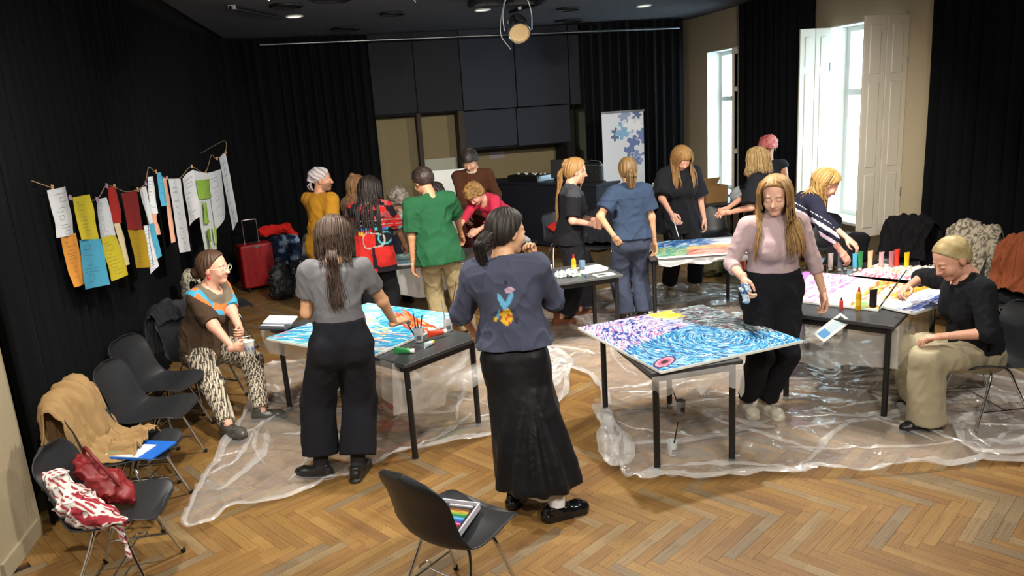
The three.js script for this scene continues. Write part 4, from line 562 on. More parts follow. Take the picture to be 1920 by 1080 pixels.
// ---------------------------------------------------------------- shell chairs
const shellMat = mat(0x24262a, .42), shellGeo = (() => {
  const prof = new THREE.CatmullRomCurve3([[.235, .415], [.215, .438], [.14, .447], [.03, .432], [-.08, .424], [-.15, .437], [-.195, .49], [-.222, .57], [-.25, .67], [-.275, .75], [-.292, .815]].map(([z, y]) => V(0, y, z)));
  return sheet((u, v) => {
    const a = u * 2 - 1, p = prof.getPoint(v), t = prof.getTangent(v), up = V(0, t.z, -t.y).negate(); if (up.y < 0 && v < .4) up.negate(); if (v >= .4 && up.z < 0) up.negate();
    const back = sstep(.42, .75, v); let w = lerp(lerp(.2, .235, sstep(0, .3, v)), lerp(.225, .205, back), sstep(.4, .7, v));
    if (v < .14) w *= Math.pow(1 - ((.14 - v) / .14) ** 2.6, .42) * .999 + .02; if (v > .8) w *= Math.pow(1 - ((v - .8) / .2) ** 2.8, .42) + .03;
    const lift = lerp(.028, .05, sstep(.3, .6, v)) * lerp(1, .55, sstep(.75, 1, v)) * Math.pow(Math.abs(a), 2.2);
    return [a * w, p.y + up.y * lift, p.z + up.z * lift];
  }, 26, 40, .007);
})();
function makeChair(label, pos, turn, group) {
  const t = thing('shell_chair', label, 'chair', [pos[0], 0, pos[1]], turn, group);
  part(t, 'shell', shellGeo, shellMat);
  for (const sx of [-1, 1]) {
    for (const sz of [-1, 1]) {
      const leg = part(t, 'leg', chairLegs[sz], M.chrome); if (sx < 0) leg.scale.x = -1;
      part(leg, 'rubber_foot', chairFoot[sz], M.rubber);
    }
    const st = part(t, 'stretcher', chairStretch, M.chrome); if (sx < 0) st.scale.x = -1;
  }
  for (const b of chairBars) part(t, 'crossbar', b, M.chrome); part(t, 'seat_mount', chairMount, M.blackMetal);
  return t;
}
const chairLegs = { 1: tube([[.06, .405, .07], [.13, .405, .08], [.165, .385, .09], [.185, .32, .11], [.215, .13, .17], [.235, .012, .21]], .0095, 8, 30), '-1': tube([[.05, .405, -.03], [.12, .4, -.05], [.15, .375, -.06], [.17, .3, -.085], [.205, .12, -.16], [.225, .012, -.2]], .0095, 8, 30) };
const chairFoot = { 1: cyl(.014, .012, .024, .236, .012, .212, 12), '-1': cyl(.014, .012, .024, .226, .012, -.202, 12) };
const chairStretch = merge([rod([.214, .14, .165], [.202, .14, -.152], .0065), tube([[.205, .14, .03], [.25, .14, .035], [.25, .14, -.02], [.205, .14, -.03]], .005, 6, 20)]);
const chairBars = [rod([-.07, .405, .07], [.07, .405, .07], .009), rod([-.06, .405, -.03], [.06, .405, -.03], .009), rod([-.2, .14, .0], [.2, .14, .0], .006)], chairMount = box(.16, .012, .14, 0, .412, .02);
const chairs = {};
for (const [k, label, x, z, a, grp] of [
  ['bag', 'black shell chair at lower left holding the red bag and checked scarf', -1.42, -3.95, 1.5, 1], ['tan', 'black shell chair with the tan jacket and blue folder', -1.53, -4.7, 1.42, 1],
  ['empty1', 'empty black shell chair next to the tan jacket chair', -1.56, -5.36, 1.38, 1], ['empty2', 'empty black shell chair beside the seated person in leggings', -1.63, -5.96, 1.2, 1], ['p1', 'black shell chair under the person in patterned leggings', -1.47, -6.63, .9, 1],
  ['row6', 'grey-black shell chair behind the seated person in glasses', -1.5, -8.3, 1.9, 1], ['row7', 'shell chair at the back curtain behind the mustard T-shirt', -.72, -10.5, -.4, 1],
  ['front', 'black shell chair in the foreground holding the box of pastels', .27, -3.22, 2.25, 0], ['p17', 'black shell chair under the person with cropped bleached hair', 4.12, -4.2, -1.72, 0],
  ['coat', 'shell chair under the black coat by the wall pier', 5.32, -6.75, -1.2, 2], ['speckle', 'shell chair under the speckled beige coat', 5.38, -6.0, -1.3, 2], ['brown', 'shell chair under the rust brown jacket at the right edge', 5.3, -5.35, -1.4, 2],
  ['win', 'dark shell chair by the shutter behind the striped jumper', 5.35, -8.1, -1.0, 2], ['win2', 'shell chair with its back turned, below the window shutter', 5.1, -7.25, PI - .3, 2],
  ['back1', 'shell chair left of the control desk front, partly hidden', 2.1, -10.3, .5, 3], ['back2', 'shell chair with a red cloth in front of the control desk', 2.75, -10.2, .1, 3], ['back3', 'chrome-legged shell chair behind the supply table', 3.1, -9.6, -.5, 3], ['back4', 'dark shell chair beyond the blue canvas table', 4.65, -9.4, -.3, 3],
]) chairs[k] = makeChair(label, [x, z], a, grp === 1 ? 'shell chairs along the left curtain' : grp === 2 ? 'shell chairs by the windows' : grp === 3 ? 'shell chairs by the control desk' : undefined);
// ---------------------------------------------------------------- painting textures
function strokes(c, w, h, r, n, len, wid, col, ang) {
  c.lineCap = 'round';
  for (let i = 0; i < n; i++) { const u = r(), v = r(), k = col(u, v, r); if (!k) continue; const a = ang(u, v) + (r() - .5) * .5, L = len * (.5 + r()), x = u * w, y = (1 - v) * h, b = (r() - .5) * .6; c.strokeStyle = k; c.lineWidth = wid * (.5 + r()); c.beginPath(); c.moveTo(x - Math.cos(a) * L, y + Math.sin(a) * L); c.quadraticCurveTo(x + Math.sin(a) * L * b, y + Math.cos(a) * L * b, x + Math.cos(a) * L, y - Math.sin(a) * L); c.stroke(); }
}
const pick = (r, ...a) => a[Math.floor(r() * a.length)];
const artWave = canvasTex(1024, 1024, (c, w, h) => {
  const r = rng(31); c.fillStyle = '#cfe4ee'; c.fillRect(0, 0, w, h);
  const darkR = (u, v) => v > .62 - (u - .68) * 1.55 + .08 * Math.sin(u * 14) && u > .64 + (v > .9 ? .06 : 0), flick = (u, v) => v > .42 + u * .35 && !darkR(u, v);
  const sw = (u, v) => { const dx = u - .62, dy = v - .38; return Math.atan2(dy, dx * 1.2) + 1.45 + .4 * Math.sin(u * 9); };
  strokes(c, w, h, r, 5200, 26, 9, (u, v, q) => darkR(u, v) ? pick(q, '#26323a', '#3a4a52', '#1d2629', '#51656b', '#2d4046') : flick(u, v) ? pick(q, '#c4c8d6', '#b4b0ca', '#a8b8d4') : pick(q, '#1668aa', '#2080be', '#3494c8', '#10548e', '#0b427c', '#4fa4cc'), sw);
  strokes(c, w, h, r, 3600, 20, 5, (u, v, q) => darkR(u, v) ? pick(q, '#7a2f38', '#93a8ac', '#1a2023', '#5d7c85', '#b4c3c6', '#20282b') : flick(u, v) ? pick(q, '#34458f', '#8b4a86', '#c05a86', '#5a7ec0', '#f3f3f6', '#2c3a78', '#d88aa0') : pick(q, '#c4d4dc', '#93c0d4', '#0a3c70', '#66b0d0', '#0e4880', '#2a8cc0'), sw);
  strokes(c, w, h, r, 150, 16, 17, (u, v, q) => flick(u, v) && u < .6 && u > .06 ? pick(q, '#27387f', '#324a96') : null, () => .9);
  strokes(c, w, h, r, 420, 14, 4, (u, v, q) => darkR(u, v) ? pick(q, '#a33b42', '#c9d3d4', '#8f4a55') : null, sw);
  strokes(c, w, h, r, 2600, 24, 17, (u, v, q) => Math.hypot((u - .64) * 1.1, (v - .93) * .8) < .1 ? pick(q, '#e9c23a', '#f0d25a', '#dca62f', '#f3dd86') : null, () => 2.4);
  strokes(c, w, h, r, 900, 20, 5, (u, v, q) => v < .1 + .05 * Math.sin(u * 8) || u > .93 && v < .5 ? pick(q, '#e8f2f5', '#9ad4ea', '#5fb6dc', '#2f6fa0') : null, () => .3);
  c.save(); c.translate(.1 * w, .885 * h); c.rotate(-.55); for (const [rx, ry, k] of [[110, 52, '#3a2a4a'], [92, 42, '#e58aa6'], [66, 30, '#d8506a'], [34, 18, '#1d1420']]) { c.fillStyle = k; c.beginPath(); c.ellipse(0, 0, rx, ry, 0, 0, 7); c.fill(); } c.restore();
});
const artSea = canvasTex(1024, 1024, (c, w, h) => {
  const r = rng(41); c.fillStyle = '#7fbcc8'; c.fillRect(0, 0, w, h);
  strokes(c, w, h, r, 1800, 60, 30, (u, v, q) => pick(q, '#8fc6cc', '#72b6c4', '#a9d2d4', '#5aa6b8', '#b4c8bc'), (u) => .4 + u);
  strokes(c, w, h, r, 700, 70, 22, (u, v, q) => (Math.sin(u * 7 + v * 5) > .35) ? pick(q, '#2f8fb8', '#2480b0', '#4fa8c4') : null, (u, v) => .5 + v);
  strokes(c, w, h, r, 700, 60, 16, (u, v, q) => Math.abs(v - .72 + (u - .7) * .5) < .09 && u > .45 ? pick(q, '#d9582c', '#c2451f', '#e87a3e', '#b03a24') : null, () => -.45);
  strokes(c, w, h, r, 400, 50, 14, (u, v, q) => Math.abs(v - .5 + (u - .55) * .4) < .06 && u > .25 && u < .75 ? pick(q, '#d8c070', '#b8a060', '#e0d6a0') : null, () => -.3);
  strokes(c, w, h, r, 300, 40, 10, (u, v, q) => u < .3 && v < .45 ? pick(q, '#e4909a', '#f0f2f2', '#d86a7a', '#9bd0de') : null, () => .3);
  strokes(c, w, h, r, 400, 60, 14, (u, v, q) => u > .6 && v < .5 ? pick(q, '#c8d0d2', '#3f86b0', '#cf8f82', '#2f74a4', '#d8c0b4') : null, () => .2);
});
const artBlue = canvasTex(1024, 768, (c, w, h) => {
  const r = rng(51); c.fillStyle = '#dfe6ea'; c.fillRect(0, 0, w, h);
  strokes(c, w, h, r, 2600, 55, 20, (u, v, q) => v > .55 ? (u < .72 ? pick(q, '#2f6fb4', '#3f86c4', '#6ea9d8', '#1d4f94', '#a9cce6') : pick(q, '#e6e9ee', '#cfd8e6', '#f2eee6')) : v > .35 ? (u < .4 ? pick(q, '#3f8fa0', '#d8d070', '#58a8a0') : pick(q, '#eec070', '#f0d8a0', '#e8a070')) : (u < .35 ? pick(q, '#8fb08a', '#4f9a8a', '#b0c49a') : pick(q, '#d98a78', '#e0a898', '#c8b4aa', '#d06a5a')), (u, v) => .2 + Math.sin(u * 6) * .4);
  strokes(c, w, h, r, 300, 60, 12, (u, v, q) => v > .6 && u < .6 ? pick(q, '#123c84', '#1f57a4', '#e8eef4') : null, () => .5);
  strokes(c, w, h, r, 120, 30, 20, (u, v, q) => Math.hypot(u - .62, v - .66) < .07 ? '#8a5aa8' : null, () => .2);
});
const artPink = canvasTex(1024, 1024, (c, w, h) => {
  const r = rng(61); c.fillStyle = '#f1dfe8'; c.fillRect(0, 0, w, h);
  strokes(c, w, h, r, 2200, 60, 24, (u, v, q) => v > .88 ? pick(q, '#9a5aa8', '#8a4f9c') : v > .45 ? pick(q, '#e48ac0', '#f0b8d8', '#f6dcea', '#d86ab0', '#f4eef2') : v > .25 ? pick(q, '#f2f0ee', '#e0dcec', '#b8c8e8', '#f6f6f4') : pick(q, '#e0683c', '#ee9a4a', '#7fc96a', '#e8d06a', '#d8502f', '#f2f2ee'), () => .05);
  strokes(c, w, h, r, 160, 20, 26, (u, v, q) => v > .6 && v < .8 ? pick(q, '#e070a8', '#f8f4f6') : null, () => 0);
});
const artShore = canvasTex(1024, 768, (c, w, h) => {
  const r = rng(71); c.fillStyle = '#f3f3f1'; c.fillRect(0, 0, w, h);
  strokes(c, w, h, r, 2200, 70, 16, (u, v, q) => { const y = v + .05 * Math.sin(u * 6); return y > .8 ? pick(q, '#e88a6a', '#f0b49a', '#ead0c8', '#f4e4d8') : y > .58 ? (u > .3 ? pick(q, '#eaa52e', '#f0be3e', '#e68a2a', '#f2d25a') : pick(q, '#f4e8dc', '#eec8a0')) : y > .42 ? pick(q, '#f6f6f6', '#e6ecf2', '#fbfbfa') : y > .28 ? pick(q, '#d8def0', '#a8b6dc', '#f2f4f6') : pick(q, '#4a5fb0', '#2f448f', '#c8d0ea', '#e8e8e4', '#6f86c4'); }, () => .06);
});
const artRest = canvasTex(512, 512, (c, w, h) => { const r = rng(81); c.fillStyle = '#efeae6'; c.fillRect(0, 0, w, h); strokes(c, w, h, r, 700, 40, 16, (u, v, q) => u < .5 ? pick(q, '#e89aa8', '#d8607a', '#f4eef0', '#c8e0ea') : pick(q, '#f0d8b8', '#f4f4f0', '#e8a888', '#cfe0e8'), () => .3); });
function canvasBoard(label, x, z, y, w, d, turn, tex, tilt = 0) {
  const t = thing('painted_canvas', label, 'painting', [x, y, z], turn); t.rotation.order = 'YXZ'; t.rotation.x = tilt;
  part(t, 'board', box(w, .02, d, 0, .01, 0, .004), M.white); part(t, 'paint_layer', new THREE.PlaneGeometry(w - .004, d - .004).rotateX(-PI / 2).translate(0, .0208, 0), mat(0xffffff, .45, { map: tex }));
  return t;
}
// ---------------------------------------------------------------- tables
const topMat = mat(0x3a3b3e, .38), legMat = mat(0x121214, .45), greyTop = mat(0x4c4e50, .5);
function table(label, x, z, w, d, turn, m = topMat, legInset = .05, h = .71) {
  const t = thing('folding_table', label, 'table', [x, 0, z], turn);
  part(t, 'table_top', box(w, .028, d, 0, h - .014, 0, .006), m); part(t, 'apron', merge([box(w - .1, .05, .025, 0, h - .052, d / 2 - .05), box(w - .1, .05, .025, 0, h - .052, -d / 2 + .05), box(.025, .05, d - .1, w / 2 - .05, h - .052, 0), box(.025, .05, d - .1, -w / 2 + .05, h - .052, 0)]), legMat);
  for (const sx of [-1, 1]) for (const sz of [-1, 1]) { const l = part(t, 'leg', cyl(.021, .021, h - .04, sx * (w / 2 - legInset), (h - .04) / 2 + .008, sz * (d / 2 - legInset), 16), legMat); part(l, 'leg_cap', cyl(.023, .023, .016, sx * (w / 2 - legInset), .008, sz * (d / 2 - legInset), 16), M.rubber); }
  return t;
}
table('black table under the pale blue and orange painting', -.02, -5.74, 1.66, .74, -.927);
table('black table beneath the swirling blue wave painting', 1.92, -4.64, .62, 1.06, .02);
table('paint-stained table at the right with the tubes and shore painting', 3.86, -5.16, 1.6, .8, .68);
table('small grey table in the middle covered with paper and tubes', 1.86, -6.98, 1.0, .66, .1, greyTop);
table('table below the blue and peach canvas', 3.48, -7.52, 1.08, .8, -.19);
table('far left work table beside the green T-shirt', .86, -8.55, 1.3, .8, -.08);
table('black side table with the cardboard box near the far window', 5.25, -10.45, .9, .6, .1, topMat, .05, .75);
canvasBoard('square painting of a swirling blue wave with yellow sun and pink eye', 2.105, -4.70, .712, 1.09, 1.1, .18, artWave);
canvasBoard('square pale blue painting with an orange-red streak', -.03, -5.84, .712, 1.1, 1.1, -.8, artSea);
canvasBoard('blue, yellow and peach painting in front of the black oversized T-shirt', 3.52, -7.5, .712, 1.02, .86, -.19, artBlue);
canvasBoard('pink and lilac painting with a green stroke on the right table', 3.72, -5.32, .712, .98, .86, .68, artPink);
canvasBoard('painting with yellow, white and deep blue bands, tilted at the table edge', 4.06, -4.86, .716, .8, .52, .3, artShore);
canvasBoard('small pink and cream painting at the far end of the right table', 4.42, -5.58, .712, .62, .5, .5, artRest);
canvasBoard('pale painting on the far left table between the red jacket and green T-shirt', .56, -8.5, .712, .56, .6, -.08, artSea);
// ---------------------------------------------------------------- clear plastic film
const film = new THREE.MeshPhysicalMaterial({ color: 0xffffff, roughness: .13, transmission: .86, thickness: 0, ior: 1.6, side: THREE.DoubleSide });
const filmMilky = new THREE.MeshPhysicalMaterial({ color: 0xf4f4f2, roughness: .25, transmission: .66, thickness: 0, ior: 1.6, side: THREE.DoubleSide });
const ridge = (a) => { a = 1 - Math.abs(a); return a * a * a; };
function inPoly(P, x, z) { let c = false; for (let i = 0, j = P.length - 1; i < P.length; j = i++) if ((P[i][1] > z) !== (P[j][1] > z) && x < (P[j][0] - P[i][0]) * (z - P[i][1]) / (P[j][1] - P[i][1]) + P[i][0]) c = !c; return c; }
function edgeDist(P, x, z) { let b = 1e9; for (let i = 0, j = P.length - 1; i < P.length; j = i++) { const ax = P[j][0], az = P[j][1], dx = P[i][0] - ax, dz = P[i][1] - az, t = clamp(((x - ax) * dx + (z - az) * dz) / (dx * dx + dz * dz), 0, 1); b = Math.min(b, Math.hypot(x - ax - dx * t, z - az - dz * t)); } return b; }
function filmSheet(label, P0, seed, nFold = 10, cell = .02, lift = 0) {
  const P = new THREE.CatmullRomCurve3(P0.map(([x, z]) => V(x, 0, z)), true, 'catmullrom', .5).getPoints(P0.length * 8).slice(0, -1).map((p) => [p.x + .05 * noise(p.x * 2.2, p.z * 2.2, seed) + .012 * noise(p.x * 9, p.z * 9, seed), p.z + .05 * noise(p.x * 2.2, p.z * 2.2, seed + 9) + .012 * noise(p.x * 9, p.z * 9, seed + 3)]);
  const near = (x, z) => { let b = 1e9, bx = x, bz = z; for (let i = 0, j = P.length - 1; i < P.length; j = i++) { const ax = P[j][0], az = P[j][1], dx = P[i][0] - ax, dz = P[i][1] - az, t = clamp(((x - ax) * dx + (z - az) * dz) / (dx * dx + dz * dz || 1), 0, 1), d = Math.hypot(x - ax - dx * t, z - az - dz * t); if (d < b) { b = d; bx = ax + dx * t; bz = az + dz * t; } } return [b, bx, bz]; };
  const height = (x, z, e) => {
    const wx = x + .25 * noise(x * 1.3, z * 1.3, seed), wz = z + .25 * noise(x * 1.3 + 7, z * 1.3, seed), calm = .35 + .65 * sstep(-.2, .45, noise(x * .8, z * .8, seed + 30)), bl = Math.abs;
    const n1 = noise(wx * 2.2, wz * 3.6, seed + 2), n2 = noise(wx * 5.5 + wz * 2, wz * 4.5, seed + 4), n3 = noise(wx * 12, wz * 11 - wx * 4, seed + 6), n4 = noise(wx * 25, wz * 27, seed + 7), st = ridge(noise(wx * 1.1 + wz * .4, wz * 6.5 - wx * 2.4, seed + 13));
    return lift + .004 + (.3 + .7 * calm) * (.03 * bl(n1) + .02 * bl(n2) + .008 * bl(n3) + .003 * bl(n4)) + .022 * st * st + sstep(.2, .02, e) * (.006 + .035 * ridge(noise(wx * 6, wz * 6, seed + 8)));
  };
  const xs = P.map((p) => p[0]), zs = P.map((p) => p[1]), x0 = Math.min(...xs) - cell, x1 = Math.max(...xs) + cell, z0 = Math.min(...zs) - cell, z1 = Math.max(...zs) + cell, nx = Math.ceil((x1 - x0) / cell), nz = Math.ceil((z1 - z0) / cell), id = new Int32Array((nx + 1) * (nz + 1)).fill(-1), pos = [], idx = [];
  for (let j = 0; j <= nz; j++) for (let i = 0; i <= nx; i++) {
    let x = x0 + i * cell, z = z0 + j * cell, [e, bx, bz] = near(x, z); if (!inPoly(P, x, z)) { if (e > cell * 1.05) continue; x = bx; z = bz; e = 0; }
    id[j * (nx + 1) + i] = pos.length / 3; pos.push(x, height(x, z, e), z);
  }
  for (let j = 0; j < nz; j++) for (let i = 0; i < nx; i++) { const a = id[j * (nx + 1) + i], b = id[j * (nx + 1) + i + 1], c = id[(j + 1) * (nx + 1) + i], d = id[(j + 1) * (nx + 1) + i + 1]; if (a >= 0 && c >= 0 && b >= 0) idx.push(a, c, b); if (b >= 0 && c >= 0 && d >= 0) idx.push(b, c, d); }
  const g = new THREE.BufferGeometry(); g.setAttribute('position', new THREE.Float32BufferAttribute(pos, 3)); g.setIndex(idx); g.computeVertexNormals(); g.setAttribute('uv', new THREE.BufferAttribute(new Float32Array(pos.length / 3 * 2), 2));
  const t = thing('plastic_sheet', label, 'plastic sheet'); part(t, 'film', g, film);
  // gathered folds: doubled film lying over the sheet
  const r = rng(seed * 7 + 1), ribbon = (pts, w, h) => sheet((u, v) => { const k = v * (pts.length - 1), i = Math.min(pts.length - 2, Math.floor(k)), f = k - i, x = lerp(pts[i][0], pts[i + 1][0], f), z = lerp(pts[i][1], pts[i + 1][1], f), dx = pts[i + 1][0] - pts[i][0], dz = pts[i + 1][1] - pts[i][1], l = Math.hypot(dx, dz) || 1, a = u * 2 - 1, tp = Math.sin(Math.PI * clamp(v, .02, .98)) ** .4, o = a * w * tp * (1 + .5 * noise(v * 9, a, seed)); const X = x - dz / l * o, Z = z + dx / l * o, e = near(X, Z)[0]; return [X, height(X, Z, e) + .003 + h * tp * (1 - a * a) * (.7 + .5 * noise(v * 14, a * 2, seed + 5)) + .006 * Math.abs(noise(v * 40, a * 3, seed)), Z]; }, 4, 26, .002);
  for (let n = 0, guard = 0; n < nFold && guard < 900; guard++) {
    let x = lerp(x0, x1, r()), z = lerp(z0, z1, r()), a = r() * 6.28; if (!inPoly(P, x, z)) continue; const L = .35 + r() * 1.1, pts = []; let ok = true;
    for (let k = 0; k <= 10; k++) { if (!inPoly(P, x, z)) { ok = k > 5; break; } pts.push([x, z]); a += .18 * noise(x * 2, z * 2, seed + 40) ; x += Math.cos(a) * L / 10; z += Math.sin(a) * L / 10; }
    if (!ok) continue; part(t, 'fold', ribbon(pts, .012 + r() * r() * .05, .008 + r() * .014), film); n++;
  }
  const N = P.length, run = Math.ceil(N / Math.max(2, Math.round(N / 22))); for (let s = 0; s < N; s += run) { const pts = []; for (let k = 0; k <= run; k++) { const q = P[(s + k) % N], c = P[(s + k + Math.floor(N / 2)) % N], dx = c[0] - q[0], dz = c[1] - q[1], l = Math.hypot(dx, dz) || 1; pts.push([q[0] + dx / l * .025, q[1] + dz / l * .025]); } part(t, 'rolled_edge', ribbon(pts, .028, .012), film); }
  return t;
}
filmSheet('crinkled clear plastic sheet on the floor under the left table', [[-1.28, -4.4], [-.85, -4.52], [-.4, -4.66], [.1, -4.96], [.75, -5.04], [1.2, -5.1], [1.25, -5.6], [1.0, -6.2], [.95, -7.2], [-.2, -7.4], [-1.1, -7.3], [-1.12, -6.2], [-1.2, -5.5]], 3, 34);
filmSheet('wide crinkled clear plastic sheet on the floor under the wave painting and right table', [[1.44, -4.25], [1.65, -4.06], [2.48, -3.86], [3.03, -3.7], [3.6, -3.6], [4.5, -3.5], [4.95, -4.4], [4.9, -6.4], [4.6, -8.0], [3.2, -8.72], [2.0, -8.6], [1.5, -7.7], [1.42, -6.6], [1.8, -5.9], [1.62, -5.1]], 14, 80);
filmSheet('narrow gathered strip of clear plastic on the floor between the tables', [[1.1, -5.2], [1.3, -5.3], [1.55, -5.8], [1.75, -6.5], [1.6, -6.9], [1.3, -6.5], [1.2, -5.9]], 24, 10);
filmSheet('bunched clear plastic rope beside the wave painting table legs', [[1.38, -4.28], [1.52, -4.3], [1.62, -4.7], [1.68, -5.15], [1.6, -5.22], [1.5, -4.9], [1.4, -4.6]], 34, 6, .012, .03);
filmSheet('heaped clear plastic around the right seat legs', [[3.6, -3.66], [4.4, -3.56], [4.9, -4.0], [4.6, -4.8], [4.2, -4.9], [3.85, -4.6], [3.8, -4.1]], 44, 16, .015, .02);
function hang(label, pts, y0, drop, seed, bulge = .03) {
  const c = new THREE.CatmullRomCurve3(pts.map(([x, z]) => V(x, 0, z)), false, 'catmullrom', .1), L = c.getLength(), P = V(0, 0, 0);
  const g = sheet((u, v) => { c.getPoint(u, P); const t = c.getTangent(u), nx = -t.z, nz = t.x, d = typeof drop === 'function' ? drop(u) : drop, s = u * L, o = v * (bulge * noise(s * 5, v * 1.2, seed) + bulge * .6 * noise(s * 13, v * 2, seed + 3)) + v * v * .04 * noise(s * 2, 0, seed + 5); return [P.x + nx * o, y0 - v * d - (v > 0 ? .02 * noise(s * 7, v, seed + 8) * v : 0), P.z + nz * o]; }, Math.ceil(L * 40), 14);
  return single('plastic_film_drape', label, 'plastic film', g, filmMilky);
}
hang('clear film hanging over the end of the left table near the black skirt', [[.1, -4.93], [.45, -5.14], [.82, -5.42]], .705, (u) => .3 + .1 * Math.sin(u * 4 + 1), 2);
hang('second layer of bunched film sagging at the left table end', [[.2, -4.9], [.5, -5.1], [.86, -5.36]], .52, (u) => .17 + .05 * Math.sin(u * 6), 5, .06);
hang('clear film along the left table side behind the grey T-shirt', [[-.9, -6.3], [-.4, -5.65], [.1, -4.96]], .705, (u) => .2 + .14 * u, 9);
hang('milky film skirt along the front of the right table', [[3.04, -5.05], [3.3, -4.72], [3.55, -4.38]], .69, (u) => .34 + .04 * Math.sin(u * 5), 12);
hang('milky film along the long side of the right table', [[3.56, -4.4], [3.9, -4.66], [4.5, -5.15]], .69, (u) => .33 - .1 * u, 15);
hang('film hanging from the far left table front edge', [[.3, -8.1], [.9, -8.06], [1.48, -8.12]], .7, (u) => .28 + .05 * Math.sin(u * 7), 18);
hang('torn film scraps below the wave painting corner', [[1.62, -4.09], [1.95, -4.1], [2.24, -4.12]], .69, (u) => .1 + .06 * Math.sin(u * 9) ** 2 + (u > .9 ? .08 : 0), 21);
hang('film edge hanging below the blue and peach canvas', [[2.95, -7.2], [3.5, -7.08], [4.05, -6.98]], .705, .07, 25);
// ---------------------------------------------------------------- coats, bags and scarves on the chairs
function lump(name, label, category, at, turn, prims, o = {}) {
  const P = prims.map(([a, b, ra, rb, k]) => cap(V(...a), V(...b), ra, rb, k ? V(1, 0, 0) : undefined, k)), u = union(P, o.k ?? .04), F = folds(o.fx ?? 9, o.fy ?? 7, o.fz ?? 9, o.fold ?? .014, o.seed ?? 1), f = (x, y, z) => Math.max(u(x, y, z) + F(x, y, z), (o.floor ?? -1e3) - y), [lo, hi] = boundsOf(P, .05), c = typeof o.c === 'function' ? o.c : (() => { const q = C(o.c); return () => q; })();
  const g = meshSDF(f, lo, hi, o.cell ?? .008, c);
  if (o.parts) { const t = thing(name, label, category, [at[0], at[2] ?? 0, at[1]], turn); part(t, o.body || 'cloth', g, o.mat || MP.cloth); return t; }
  return single(name, label, category, g, o.mat || MP.cloth, [at[0], at[2] ?? 0, at[1]], turn);
}
// cloth over a chair back: path in chair profile (z, y), from behind over the top and down to the seat
function drape(name, label, category, at, turn, path, w0, w1, c, o = {}) {
  const cv = new THREE.CatmullRomCurve3(path.map(([z, y]) => V(0, y, z)), false, 'catmullrom', .3), s = o.seed ?? 1, A = o.fold ?? .03, col = typeof c === 'function' ? c : (() => { const q = C(c); return () => q; })();
  const g = sheet((u, v) => { const p = cv.getPoint(v), t = cv.getTangent(v), n = V(0, t.z, -t.y), a = u * 2 - 1, w = lerp(w0, w1, v) * (1 + .12 * noise(v * 4, a > 0 ? 3 : 7, s)), x = a * w + (o.shift ?? 0) * v; const ed = Math.pow(Math.abs(a), 3), rg = (q) => { q = 1 - Math.abs(q) * 1.5; return q > 0 ? q * q : 0; }, d = .014 + A * (rg(noise(a * 2.6 + v * 2.2 + s, v * 1.6, s)) + .55 * rg(noise(a * 6 - v * 3, v * 3.5 + s, s + 3)) + .25 * rg(noise(a * 13, v * 9, s + 6))) - ed * (o.edge ?? .03); return [x, p.y + n.y * d - ed * (o.sag ?? .05) * (v < .6 ? 1 : .2) + .012 * noise(a * 5, v * 5, s + 9), p.z + n.z * d]; }, 56, 70, .008);
  return single(name, label, category, paintVerts(g, col), MP.cloth, [at[0], 0, at[1]], turn);
}
const overBack = [[-.37, .4], [-.36, .6], [-.345, .76], [-.31, .84], [-.265, .8], [-.225, .66], [-.185, .53], [-.1, .46], [.03, .46], [.1, .465]];
drape('jacket', 'tan jacket draped over the chair back at left', 'jacket', [-1.53, -4.7], 1.42, overBack, .27, .2, 0x9a7d55, { seed: 4, fold: .045, shift: .03 });
{ const t = thing('folder', 'bright blue plastic folder with papers on the tan jacket chair', 'folder', [-1.45, .455, -4.62], 1.15); part(t, 'cover', box(.24, .014, .32, 0, .012, 0, .003), mat(0x1f66c8, .35)); part(t, 'sheet', box(.17, .003, .24, -.03, .0215, -.05), mat(0xd9dde2, .6)); part(t, 'sheet', box(.06, .003, .1, -.06, .025, -.11), mat(0x6f8a6a, .6)); }
const kef = (() => { const a = C(0xd9d4cd), b = C(0x96303c); return (x, y, z) => { const w = 2.2 * noise(x * 9, y * 9, z * 9), u = x * 150 + w, v = (y + z) * 150 - w; return Math.sin(u) * Math.sin(v) > .3 || (noise(x * 5, y * 5, z * 5) > .2 && Math.sin(u * .5) > .3) ? b : a; }; })();
lump('checked_scarf', 'red and white checked scarf bunched on the lower left chair', 'scarf', [-1.42, -3.95], 1.5, [[[-.08, .68, -.21], [-.12, .53, -.12], .05, .055, 1.4], [[-.1, .56, -.14], [-.15, .5, .03], .055, .04, 1.6], [[-.15, .48, .03], [-.18, .455, .12], .03, .02, 1.7], [[-.2, .49, -.08], [-.2, .48, .02], .035, .03], [[-.215, .45, .1], [-.235, .28, .13], .016, .01]], { c: kef, fold: .014, fx: 10, fy: 10, fz: 10, cell: .0055, seed: 9 });
{ const t = lump('shoulder_bag', 'dark red soft leather bag on the lower left chair', 'bag', [-1.42, -3.95], 1.5, [[[.07, .68, -.15], [.05, .55, -.02], .04, .06, 1.4], [[.05, .55, -.02], [.02, .5, .07], .058, .045, 1.4], [[.1, .64, -.17], [.03, .66, -.09], .03, .03]], { c: 0x7d1a20, fold: .012, fx: 9, fy: 9, mat: mat(0xffffff, .5, { vertexColors: true }), cell: .006, seed: 3, parts: 1, body: 'pouch' }); part(t, 'strap', tube([[.13, .62, -.15], [.08, .76, -.12], [-.0, .72, -.04], [-.02, .57, .06]], .009, 8, 40), mat(0x6b151b, .5)); }
drape('coat', 'black coat thrown over the chair by the wall pier', 'coat', [5.32, -6.75], -1.2, [[-.42, .3], [-.4, .6], [-.37, .82], [-.31, .92], [-.25, .84], [-.2, .66], [-.16, .54]], .32, .26, 0x0e0e11, { seed: 12, fold: .05 });
